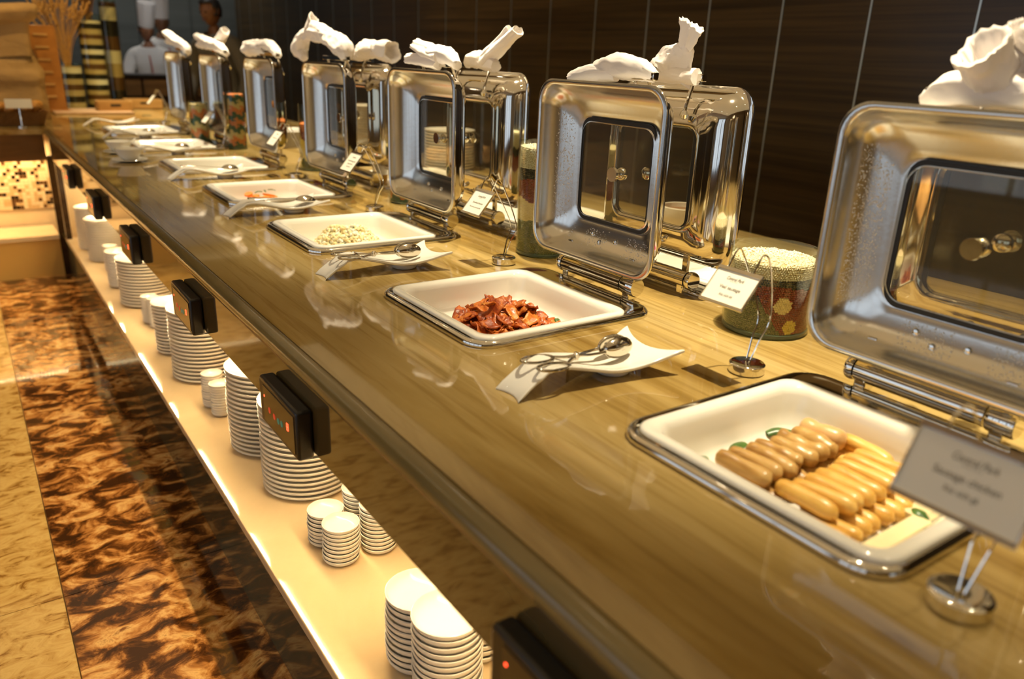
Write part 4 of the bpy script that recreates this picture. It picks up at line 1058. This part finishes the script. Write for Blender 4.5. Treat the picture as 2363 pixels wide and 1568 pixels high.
# ============================================================ CONTROL BOXES under the counter edge
def control_box():
    t = empty('control_box')
    X1 = -0.382
    m = MB(); m.box((-0.412, -0.100, -0.172), (X1, 0.100, -0.078), M=Matrix.Translation((0.3815, 0, 0.125)))
    m.build('housing', M_BLACK, t, bevel=0.006, bseg=3)
    m = MB(); m.box((-0.0318, -0.090, -0.036), (-0.0300, 0.074, 0.036)); fp = m.build('control_face', M_PANEL, t, bevel=0.0004)
    m = MB()
    # seven-segment style figure
    w7, h7, q = 0.008, 0.011, 0.0012
    for (a, b, c, d) in ((-w7 / 2, h7 / 2, w7 / 2, h7 / 2 + q), (-w7 / 2, -q / 2, w7 / 2, q / 2), (-w7 / 2, -h7 / 2 - q, w7 / 2, -h7 / 2), (-w7 / 2, -h7 / 2, -w7 / 2 + q, 0), (w7 / 2 - q, 0, w7 / 2, h7 / 2), (w7 / 2 - q, -h7 / 2, w7 / 2, 0), (-w7 / 2, 0, -w7 / 2 + q, h7 / 2)):
        m.box((-0.0324, -0.058 + a, 0.004 + b), (-0.0317, -0.058 + c, 0.004 + d))
    m.build('red_digit', M_RED, fp, smooth=False)
    for y, z, mt_ in ((-0.026, -0.004, M_GREENBTN), (-0.008, -0.006, M_GREENBTN), (0.014, -0.006, M_REDDIM), (0.040, -0.004, M_REDDIM)):
        Mr = Matrix.Translation((-0.0317, y, z)) @ Matrix.Rotation(-PI / 2, 4, 'Y')
        m = MB(); m.lathe([(0.006, 0), (0.006, 0.0006), (0.001, 0.0008)], 14, M=Mr); m.build('button', mt_, fp)
    Mr = Matrix.Translation((-0.0317, 0.066, 0.016)) @ Matrix.Rotation(-PI / 2, 4, 'Y')
    m = MB(); m.lathe([(0.0022, 0), (0.0022, 0.0006), (0.0005, 0.0008)], 10, M=Mr); m.build('indicator', M_RED, fp)
    return t
cb0 = control_box()
CB_L = ['nearest, cut by the bottom of the picture', 'in front of the wide dinner plate stack', 'above the third plate stack', 'fourth along the counter edge', 'fifth along the counter edge', 'farthest, at the corner post']
for i, y in enumerate((-0.145, 0.660, 1.390, 2.160, 2.950, 3.760)):
    c = cb0 if i == 0 else copy_tree(cb0)
    c.location = (-0.3815, y, -0.121)
    tag(c, 'black control box with red digit, ' + CB_L[i], 'control box', 'control boxes on the counter apron')

# ============================================================ OTHER TABLEWARE ON THE COUNTER
def cup(x, y, label):
    t = empty('bowl_on_saucer', (x, y, 0)); tag(t, label, 'bowl', 'white bowls on saucers')
    m = MB(); m.lathe([(0.035, 0.0005), (0.04, 0.0005), (0.046, 0.004), (0.072, 0.010), (0.075, 0.012), (0.073, 0.0135), (0.045, 0.008), (0.001, 0.006)], 32); m.build('saucer', M_PORC, t)
    m = MB(); m.lathe([(0.022, 0.007), (0.026, 0.0075), (0.036, 0.016), (0.050, 0.034), (0.060, 0.056), (0.0605, 0.058), (0.058, 0.058), (0.047, 0.035), (0.03, 0.017), (0.001, 0.013)], 32); m.build('bowl', M_PORC, t)
    m = MB(); m.tube(spline([(0.055, 0.01, 0.052), (0.068, 0.012, 0.058), (0.078, 0.014, 0.066)], 4), [0.008] * 4 + [0.007] * 4 + [0.004], 10, flat=0.6); m.build('lip', M_PORC, t)
cup(-0.181, 3.600, 'white footed bowl on a saucer, rear of two beside the fifth dish')
cup(-0.190, 3.285, 'white footed bowl on a saucer, front of two beside the fifth dish')
M_SOUP = mat('brown_soup', (0.30, 0.13, 0.03), 0.1)
def round_bowl(x, y, r, h, label, fill=None):
    t = empty('serving_bowl', (x, y, 0)); tag(t, label, 'bowl')
    m = MB(); m.lathe([(r * 0.55, 0.0005), (r * 0.6, 0.0008), (r * 0.85, h * 0.25), (r * 0.98, h * 0.6), (r, h), (r * 0.97, h + 0.002), (r * 0.94, h), (r * 0.92, h * 0.6), (r * 0.8, h * 0.3), (0.001, h * 0.15)], 36); m.build('shell', M_PORC, t)
    if fill:
        m = MB(); m.lathe([(0.001, h * 0.8), (r * 0.93, h * 0.8), (r * 0.93, h * 0.78), (0.001, h * 0.77)], 30); m.build('contents', fill, t)
round_bowl(1.10, 1.14, 0.075, 0.070, 'white bowl of brown sauce seen through the back row lid window', M_SOUP)
round_bowl(0.72, 0.42, 0.050, 0.045, 'small white bowl with pink onion behind the Veal sausage card', mat('pink_onion', (0.42, 0.06, 0.14), 0.4, vary=0.5, vscale=80))
m = MB()
# low white box-shaped caddy and plates towards the far right side
random.seed(4)
sqp = MB(); sqp.loft([loop3(0.075, 0.11, 0.012, 0.0), loop3(0.095, 0.13, 0.014, 0.010), loop3(0.097, 0.132, 0.014, 0.012), loop3(0.090, 0.124, 0.012, 0.011), loop3(0.07, 0.10, 0.01, 0.005), loop3(0.01, 0.01, 0.005, 0.0045)], True, True, True)
SQ = sqp.build('rectangular_plate', M_PORC, link=False)
for k in range(7):
    o = SQ.copy(); COL.objects.link(o); o.location = (0.70, 3.72, 0.0005 + k * 0.012)
    tag(o, ORD[k] + ' rectangular white plate from bottom, low stack behind the fifth lid', 'plate', 'rectangular plates behind the fifth lid')
PL2 = PL
for k in range(17):
    o = PL2.copy(); COL.objects.link(o); o.location = (1.06, 3.42, 0.0005 + k * 0.0135); o.rotation_euler = (0, 0, k * 1.3)
    tag(o, ORD[k] + ' white dinner plate from bottom, tall stack behind the carrot dish lid', 'plate', 'dinner plates stacked at the back of the counter')
for k in range(13):
    o = PL2.copy(); COL.objects.link(o); o.location = (1.08, 2.62, 0.0005 + k * 0.0135); o.rotation_euler = (0, 0, k * 1.7)
    tag(o, ORD[k] + ' white dinner plate from bottom, back stack seen through lid windows', 'plate', 'dinner plates in the second back stack')
t = empty('sauce_pot', (0.560, 2.270, 0)); tag(t, 'small pot with a white lid over amber sauce beside a back row dish', 'pot')
m = MB(); m.lathe([(0.024, 0.0005), (0.027, 0.002), (0.028, 0.045), (0.024, 0.050), (0.001, 0.050)], 24); m.build('pot_body', mat('amber_sauce', (0.55, 0.30, 0.05), 0.15), t)
m = MB(); m.lathe([(0.031, 0.047), (0.032, 0.050), (0.032, 0.092), (0.028, 0.098), (0.001, 0.099)], 24); m.build('pot_lid', M_PORC, t)

# ============================================================ FAR BREAD STATION
def far_vase(x, y, r, h, seq, step, label, flare=0.0):
    t = empty('layered_vase', (x, y, 0)); tag(t, label, 'vase')
    m = MB(); m.lathe([(r * 0.95, 0.0005), (r, 0.004), (r * (1 + flare), h), (r * (1 + flare) - 0.004, h), (r - 0.004, 0.006), (0.001, 0.006)], 32); m.build('glass_wall', M_JARGLASS, t)
    z = 0.008; i = 0
    while z < h * 0.93:
        z1 = min(z + step * U(0.85, 1.15), h * 0.93)
        m = MB(); L = []
        n = 32; amp = 0.004
        for zz in (z, z1 - 0.0002):
            k_ = r * (1 + flare * zz / h) - 0.006
            L.append([Vector((k_ * math.cos(2 * PI * j / n), k_ * math.sin(2 * PI * j / n), zz)) for j in range(n)])
        m.loft(L, True, True, True)
        m.build('grain_band', GC[seq[i % len(seq)]], t, angle=50); z = z1; i += 1
random.seed(91)
far_vase(0.155, 6.55, 0.088, 0.70, ['black', 'cream', 'brown', 'cream', 'black', 'rice'], 0.036, 'tall glass vase striped with dark and cream grain bands')
far_vase(0.335, 6.80, 0.066, 0.86, ['black', 'brown', 'cream', 'rice', 'brown', 'black', 'rice', 'brown'], 0.105, 'taller glass vase with broad dark and pale bands, right of the striped one')
far_vase(-0.025, 6.50, 0.085, 0.34, ['cream', 'black', 'cream', 'brown', 'cream', 'black', 'rice'], 0.042, 'lower striped grain vase holding dried wheat')
M_WHEAT = mat('dried_wheat', (0.58, 0.33, 0.09), 0.6)
M_BRANCH = mat('dark_dried_twig', (0.20, 0.09, 0.025), 0.6)
def bunch(x, y, z, n, L, spread, label, ears=True, material=M_WHEAT):
    t = empty('dried_bunch', (x, y, z)); tag(t, label, 'dried flowers')
    m = MB(); e = MB()
    for k in range(n):
        a = U(0, 6.28); s = spread * math.sqrt(R()); l = L * U(0.7, 1.05)
        p0 = Vector((U(-0.02, 0.02), U(-0.02, 0.02), 0)); p1 = Vector((s * math.cos(a) * 0.5, s * math.sin(a) * 0.5, l * 0.6)); p2 = Vector((s * math.cos(a) * 1.15, s * math.sin(a) * 1.15, l))
        pts = spline([p0, p1, p2], 4); m.tube(pts, 0.0025, 5)
        if ears:
            d = (p2 - p1).normalized()
            for q in range(9):
                c = p2 + d * (q * 0.012) + Vector((U(-0.008, 0.008), U(-0.008, 0.008), 0))
                crumb(e, c, (0.007, 0.007, 0.012), material, Matrix.Identity(3))
    o = m.build('stems', material, t); tag(o, kind='stuff')
    if ears: o = e.build('ears', material, t, angle=180); tag(o, kind='stuff')
bunch(-0.04, 6.50, 0.30, 46, 0.42, 0.15, 'bunch of golden dried wheat in the low striped vase')
bunch(0.155, 6.55, 0.655, 60, 0.36, 0.15, 'dense brown dried twigs standing in the tall striped vase', True, M_BRANCH)
# paper sack with rolled top
M_SACK = mat('brown_sack_paper', (0.38, 0.235, 0.085), 0.7, bump=0.5, bscale=14, bdist=0.02, vary=0.15, vscale=5)
m = MB(); L = []
SXC, SYC = -0.55, 5.75
KS = [(0.0, 0.28, 0.20), (0.10, 0.295, 0.215), (0.25, 0.285, 0.205), (0.40, 0.25, 0.185), (0.50, 0.235, 0.175), (0.56, 0.25, 0.19), (0.60, 0.29, 0.23), (0.64, 0.31, 0.25), (0.68, 0.315, 0.255)]
for i in range(46):
    z = 0.001 + 0.68 * i / 45
    hx = float(np.interp(z, [q[0] for q in KS], [q[1] for q in KS])); hy = float(np.interp(z, [q[0] for q in KS], [q[2] for q in KS]))
    lp = []
    for x, y in rrect(hx, hy, 0.07, 13):
        q = Vector((x * 4.5, y * 4.5, z * 3.5))
        rd = abs(noise.noise(q)) * 0.075 + abs(noise.noise(q * 2.3 + Vector((5, 1, 2)))) * 0.035
        r_ = Vector((x, y, 0)).normalized()
        lp.append(Vector((SXC + x - r_.x * (rd - 0.03) - 0.05 * z, SYC + y - r_.y * (rd - 0.03), z + (0.02 * math.sin(x * 9) + 0.03 * x if z > 0.5 else 0))))
    L.append(lp)
c_ = sum(L[-1], Vector()) / len(L[-1])
for sc_, dz in ((0.985, 0.012), (0.93, 0.010), (0.86, -0.03), (0.80, -0.12), (0.78, -0.30)):
    L.append([c_ + (q - c_) * sc_ + Vector((0, 0, dz)) for q in L[45]])
m.loft(L, True, True, False)
o = m.build('paper_sack', M_SACK, angle=70); tag(o, 'large crumpled brown paper sack with rolled rim at the far left', 'sack')
# slotted wooden rack leaning beside it
t = empty('wooden_rack', (-0.215, 6.20, 0)); tag(t, 'upright orange-brown wooden board with a column of slots beside the sack', 'rack')
M_RACK = wood('orange_rack_wood', (0.30, 0.12, 0.02), (0.42, 0.18, 0.035), (8, 8, 20), 0.3)
Mk = Matrix.Rotation(math.radians(-4), 4, 'X')
m = MB(); m.box((-0.10, -0.012, 0.004), (0.10, 0.012, 0.60), M=Mk); m.build('board', M_RACK, t, bevel=0.004)
for k in range(6):
    m = MB(); m.box((-0.045, -0.024, 0.10 + k * 0.085), (0.045, -0.008, 0.118 + k * 0.085), M=Mk); m.build('slot_ledge', M_CRATE, t, bevel=0.003)
m = MB(); m.box((-0.12, -0.06, 0.0005), (0.12, 0.10, 0.02)); m.build('foot', M_RACK, t, bevel=0.003)
# serving board under the vases, crates
o = box_obj('serving_board', (-0.22, 5.95, 0.0005), (0.30, 6.38, 0.016), mat('pinkish_board', (0.52, 0.33, 0.18), 0.35), bevel=0.004); tag(o, 'pale flat wooden board lying below the striped vases', 'board')
def crate(x, y, sx, sy, h, label):
    t = empty('wooden_crate', (x, y, 0.0)); tag(t, label, 'crate', 'wooden crates by the vases')
    m = MB(); m.box((-sx, -sy, 0.001), (sx, sy, 0.010)); m.build('bottom', M_CRATE, t)
    for s in (1, -1):
        m = MB(); m.box((-sx, s * sy - 0.006, 0.0105), (sx, s * sy + 0.006, h)); m.build('long_side', M_CRATE, t, bevel=0.002)
        m = MB(); m.box((s * sx - 0.006, -sy + 0.0065, 0.0105), (s * sx + 0.006, sy - 0.0065, h)); m.build('short_side', M_CRATE, t, bevel=0.002)
    m = MB(); m.box((-0.035, -sy - 0.007, h * 0.55), (0.035, -sy - 0.0058, h * 0.75)); m.build('hand_hole_shade', M_RUBBER, t)  # dark plate on the side, painted shade in place of an opening
crate(0.200, 6.18, 0.115, 0.08, 0.085, 'small honey-coloured crate in front of the tall vase')
crate(0.470, 6.55, 0.13, 0.09, 0.075, 'darker low crate to the right of the tall vase')
# bread basket with card on the wing
t = empty('bread_basket', (-0.60, 5.22, 0)); tag(t, 'brown basket of crusty bread in front of the paper sack', 'basket')
m = MB(); m.loft([loop3(0.24, 0.12, 0.04, 0.001), loop3(0.27, 0.14, 0.05, 0.08), loop3(0.275, 0.145, 0.05, 0.085), loop3(0.262, 0.132, 0.05, 0.082), loop3(0.235, 0.115, 0.04, 0.02)], True, True, True); m.build('basket_wall', mat('woven_brown', (0.20, 0.09, 0.02), 0.6, bump=0.8, bscale=60, bdist=0.01), t)
M_CRUST = mat('golden_crust', (0.58, 0.28, 0.06), 0.5, vary=0.4, vscale=25)
for k in range(9):
    L_ = sausage_mesh(0.15, 0.032, 0.01, k + 50, M_CRUST, 0.35); L_.name = 'bread_roll'
    COL.objects.link(L_); L_.location = (-0.80 + 0.052 * k, 5.22 + U(-0.02, 0.02), 0.100 + U(-0.006, 0.014)); L_.rotation_euler = (0, 0, U(-0.3, 0.3))
    tag(L_, ORD[k] + ' crusty golden bread roll from the left in the basket', 'bread', 'bread rolls in the basket')
t = empty('price_card', (-0.485, 5.03, 0)); tag(t, 'small white tent card in front of the bread basket', 'card')
m = MB(); m.box((-0.07, -0.001, 0.0), (0.07, 0.001, 0.055), M=Matrix.Translation((0, 0, 0.11)) @ Matrix.Rotation(math.radians(-18), 4, 'X')); m.build('card', M_CARD, t, smooth=False)
m = MB(); m.tube([(0, 0.008, 0.0), (0, 0.010, 0.115)], 0.003, 6); m.lathe([(0.025, 0.0005), (0.025, 0.006), (0.001, 0.007)], 16, c=(0, 0.008, 0)); m.build('stand', M_CHROME, t)
# dark display counter before the chefs
t = empty('display_counter', (0.85, 7.98, FLOOR)); tag(t, 'dark brown raised display counter in front of the two cooks', 'counter')
m = MB(); m.box((-0.40, -0.20, 0.001), (0.60, 0.16, 1.10)); m.build('cabinet', M_DARKWOOD, t, bevel=0.004)
m = MB(); m.box((-0.43, -0.23, 1.10), (0.63, 0.19, 1.125)); m.build('top_ledge', M_BLACK, t, bevel=0.003)
for k in range(4):
    m = MB(); m.box((-0.38 + k * 0.245, -0.212, 0.93), (-0.16 + k * 0.245, -0.202, 1.08)); m.build('front_panel', M_BROWN_WOOD, t, bevel=0.002)

# ============================================================ PEOPLE in the background
M_SKIN = mat('tan_skin', (0.30, 0.13, 0.06), 0.5, sss=0.1)
M_SKIN2 = mat('deep_tan_skin', (0.20, 0.085, 0.035), 0.5, sss=0.1)
M_HAIR = mat('black_hair', (0.012, 0.010, 0.010), 0.5)
M_WHITEJ = mat('white_cook_jacket', (0.72, 0.70, 0.66), 0.8, bump=0.3, bscale=12, bdist=0.01)
M_HATM = mat('white_hat_cloth', (0.76, 0.73, 0.70), 0.85)
M_GREY = mat('grey_shirt', (0.12, 0.11, 0.085), 0.8)
M_TROU = mat('dark_trousers', (0.03, 0.028, 0.03), 0.8)
M_BTN = mat('red_piping', (0.45, 0.06, 0.03), 0.6)
M_EYE = mat('dark_eye', (0.02, 0.015, 0.01), 0.2)
def skin_mesh(name, verts, edges, radii, material, parent, sub=2, root=0):
    me = bpy.data.meshes.new(name); me.from_pydata(verts, edges, [])
    o = bpy.data.objects.new(name, me); COL.objects.link(o); o.parent = parent
    o.modifiers.new('skin', 'SKIN')
    for i, r_ in enumerate(radii):
        sv = me.skin_vertices[0].data[i]; sv.radius = r_ if isinstance(r_, tuple) else (r_, r_); sv.use_root = (i == root)
    md = o.modifiers.new('sub', 'SUBSURF'); md.levels = sub; md.render_levels = sub
    for md in o.modifiers:
        if md.type == 'SKIN': md.use_smooth_shade = True
    me.materials.append(material)
    return o
def head(parent, c, rz, skin, hair=None, hat=None, tilt=0.1):
    h = empty('head'); h.parent = parent; h.location = c; h.rotation_euler = (tilt, 0, rz)
    bm_ = bmesh.new(); bmesh.ops.create_uvsphere(bm_, u_segments=28, v_segments=22, radius=1)
    for v in bm_.verts:
        x, y, z = v.co
        jaw = 1 - 0.28 * max(0, -z) ** 1.2
        X = x * 0.074 * jaw; Y = y * (0.096 if y > 0 else 0.090) * (1 - 0.15 * max(0, -z)); Z = z * 0.118
        # face towards -y: nose, brow, lips, chin, eye sockets
        if y < 0:
            g = lambda px, pz, sx, sz: math.exp(-((X - px) / sx) ** 2 - ((Z - pz) / sz) ** 2)
            Y -= 0.022 * g(0, -0.020, 0.012, 0.020) + 0.006 * g(0, 0.022, 0.040, 0.010) + 0.007 * g(0, -0.055, 0.022, 0.009) + 0.008 * g(0, -0.092, 0.025, 0.018)
            Y += 0.008 * (g(0.028, 0.003, 0.014, 0.010) + g(-0.028, 0.003, 0.014, 0.010))
        v.co = (X, Y, Z)
    me = bpy.data.meshes.new('face'); bm_.to_mesh(me); bm_.free()
    for p in me.polygons: p.use_smooth = True
    me.materials.append(skin); f = bpy.data.objects.new('face', me); COL.objects.link(f); f.parent = h
    for s in (1, -1):
        m = MB(); m.lathe([(0.001, -0.009), (0.008, -0.005), (0.0095, 0), (0.008, 0.005), (0.001, 0.009)], 10, c=(s * 0.028, -0.078, 0.004)); m.build('eye', M_EYE, h)
        m = MB(); m.tube(spline([(s * 0.070, 0.004, 0.020), (s * 0.082, 0.014, 0.012), (s * 0.080, 0.012, -0.012), (s * 0.070, 0.002, -0.026)], 4), 0.008, 8, flat=0.6); m.build('ear', skin, h)
    m = MB(); m.tube([(-0.022, -0.086, -0.052), (0, -0.094, -0.054), (0.022, -0.086, -0.052)], 0.004, 8); m.build('mouth', mat('lips', (0.22, 0.06, 0.04), 0.5), h)
    if hair:
        bm_ = bmesh.new(); bmesh.ops.create_uvsphere(bm_, u_segments=26, v_segments=18, radius=1)
        bmesh.ops.delete(bm_, geom=[v for v in bm_.verts if (v.co.y < -0.35 and v.co.z < 0.42) or v.co.z < -0.45 - 0.2 * v.co.y], context='VERTS')
        for v in bm_.verts:
            k = 1 + 0.04 * noise.noise(v.co * 6); v.co = Vector((v.co.x * 0.083, v.co.y * 0.104 + 0.004, v.co.z * 0.126 + 0.008)) * k
        me = bpy.data.meshes.new('hair'); bm_.to_mesh(me); bm_.free()
        for p in me.polygons: p.use_smooth = True
        me.materials.append(hair); f = bpy.data.objects.new('hair', me); COL.objects.link(f); f.parent = h
        md = f.modifiers.new('thickness', 'SOLIDIFY'); md.thickness = 0.008
    if hat:
        m = MB(); n = 32; L = []
        for z, r_, pl in ((0.045, 0.088, 0), (0.05, 0.090, 0), (0.13, 0.093, 0.0), (0.20, 0.098, 0.004), (0.27, 0.104, 0.006), (0.305, 0.100, 0.006), (0.315, 0.06, 0.0)):
            L.append([Vector(((r_ + pl * math.sin(8 * 2 * PI * j / n)) * math.cos(2 * PI * j / n) * 0.92, (r_ + pl * math.sin(8 * 2 * PI * j / n)) * math.sin(2 * PI * j / n) + 0.004, z)) for j in range(n)])
        m.loft(L, True, True, True); m.build('tall_hat', hat, h, angle=60)
    return h
def person(loc, rz, height, skin, shirt, label, hair=None, hat=None, head_rz=0.0, head_tilt=0.15, lean=0.05, arm_pose='work', hairc=None, buttons=False):
    k = height / 1.72
    t = empty('person', loc, rz, label, 'person')
    def S(p): return tuple(c * k for c in p)
    shz = 1.40; hy = -lean
    # body: one continuous skin, joints in world-like proportions, facing -y
    V = [(0, 0, 0.93), (0, -0.01, 1.08), (0, hy * 0.5, 1.25), (0, hy, shz), (0, hy * 1.15, 1.47), (0, hy * 1.3 - 0.01, 1.55)]
    E = [(0, 1), (1, 2), (2, 3), (3, 4), (4, 5)]
    Rr = [(0.15, 0.11), (0.145, 0.105), (0.165, 0.115), (0.13, 0.09), 0.052, 0.05]
    for s in (1, -1):
        b = len(V)
        V += [(s * 0.095, 0, 0.86), (s * 0.10, -0.01, 0.50), (s * 0.10, 0.01, 0.10), (s * 0.105, -0.05, 0.035), (s * 0.11, -0.15, 0.03)]
        E += [(0, b), (b, b + 1), (b + 1, b + 2), (b + 2, b + 3), (b + 3, b + 4)]
        Rr += [0.092, 0.062, 0.045, 0.042, 0.032]
    for s in (1, -1):
        b = len(V)
        if arm_pose == 'work': el, wr_, hd = (s * 0.27, hy - 0.06, 1.12), (s * 0.17, hy - 0.30, 1.08), (s * 0.15, hy - 0.37, 1.06)
        else: el, wr_, hd = (s * 0.27, hy + 0.02, 1.12), (s * 0.28, hy - 0.10, 0.90), (s * 0.28, hy - 0.13, 0.83)
        V += [(s * 0.185, hy, shz - 0.02), el, wr_, hd]
        E += [(3, b), (b, b + 1), (b + 1, b + 2), (b + 2, b + 3)]
        Rr += [0.062, 0.045, 0.031, 0.030]
        # fingers rooted in the palm
        d = Vector(hd) - Vector(wr_); d.normalize(); side = d.cross(Vector((0, 0, 1))).normalized()
        for q in range(4):
            f0 = Vector(hd) + side * (q - 1.5) * 0.019 + d * 0.02; ln = (0.068, 0.076, 0.072, 0.056)[q]
            bb = len(V); V += [tuple(f0 + d * ln * 0.5), tuple(f0 + d * ln * 0.85 + Vector((0, 0, -0.02)))]
            E += [(b + 3, bb), (bb, bb + 1)]; Rr += [0.0095, 0.008]
        f0 = Vector(hd) - d * 0.03; bb = len(V); V += [tuple(f0 - side * s * 0.045 + d * 0.02), tuple(f0 - side * s * 0.055 + d * 0.055)]
        E += [(b + 3, bb), (bb, bb + 1)]; Rr += [0.011, 0.009]
    body = skin_mesh('body', [S(v) for v in V], E, [tuple(np.array(r_) * k) if isinstance(r_, tuple) else r_ * k for r_ in Rr], skin, t)
    # clothing follows the body: its faces by nearest bone, pushed out along the normals
    dg = bpy.context.evaluated_depsgraph_get(); dg.update()
    me = bpy.data.meshes.new_from_object(body.evaluated_get(dg)); me.materials.clear(); me.materials.append(skin)
    body.modifiers.clear(); body.data = me
    P = [Vector(S(v)) for v in V]
    def nearest(p):
        bd, bi = 9, 0
        for i, (a_, b_) in enumerate(E):
            A, B = P[a_], P[b_]; t_ = max(0, min(1, (p - A).dot(B - A) / max(1e-9, (B - A).length_squared))); d_ = (A + (B - A) * t_ - p).length / (1.0 if i > 4 else 1.9)
            if d_ < bd: bd, bi = d_, i
        return bi
    lab = [nearest(v.co) for v in me.vertices]
    armseg = {15: 1, 16: 1, 17: 1}
    def region(i, z):
        a_, b_ = E[i]
        if i <= 3: return 'top' if z > 0.90 * k else 'leg'
        if i == 4: return 'skin'
        if 5 <= i <= 14: return 'leg' if (i - 5) % 5 < 3 else 'shoe'
        q = (i - 15) % 14
        return 'top' if q < 3 else 'skin'
    for nm, reg, mt_, off in (('jacket' if hat else 'shirt', 'top', shirt, 0.016), ('trousers', 'leg', M_TROU, 0.014), ('shoes', 'shoe', M_BLACK, 0.010)):
        keep = [p for p in me.polygons if sum(region(lab[v], me.vertices[v].co.z) == reg for v in p.vertices) * 2 > len(p.vertices)]
        ids = sorted({v for p in keep for v in p.vertices}); mp_ = {v: i for i, v in enumerate(ids)}
        m = MB(); m.add([me.vertices[v].co + me.vertices[v].normal * off for v in ids], [tuple(mp_[v] for v in p.vertices) for p in keep])
        m.build(nm, mt_, t, angle=180, solid=0.006)
    if buttons:
        m = MB(); m.tube([S((0.02, hy * 0.4 - 0.150, 1.00)), S((0.03, hy * 0.7 - 0.150, 1.20)), S((0.01, hy - 0.118, 1.38))], 0.006, 6); m.build('red_piping', M_BTN, t)
    hh = head(t, S((0, hy * 1.45 - 0.02, 1.645)), head_rz, skin, hair, hat, head_tilt)
    hh.scale = (k, k, k)
    return t
person((1.04, 8.95, FLOOR), -0.35, 1.60, M_SKIN, M_WHITEJ, 'left one of two cooks in white jacket and tall hat, head bowed', M_HAIR, M_HATM, 0.5, 0.30, 0.09, 'work', buttons=True)
person((1.22, 9.45, FLOOR), 0.45, 1.70, M_SKIN2, M_WHITEJ, 'right one of two cooks in white jacket and taller hat, facing left', M_HAIR, M_HATM, -0.5, 0.12, 0.05, 'work', buttons=True)
person((1.25, 6.95, FLOOR), -0.9, 1.76, M_SKIN2, M_GREY, 'dark haired man in a grey shirt looking left behind the counter', M_HAIR, None, -0.15, 0.18, 0.07, 'hang')
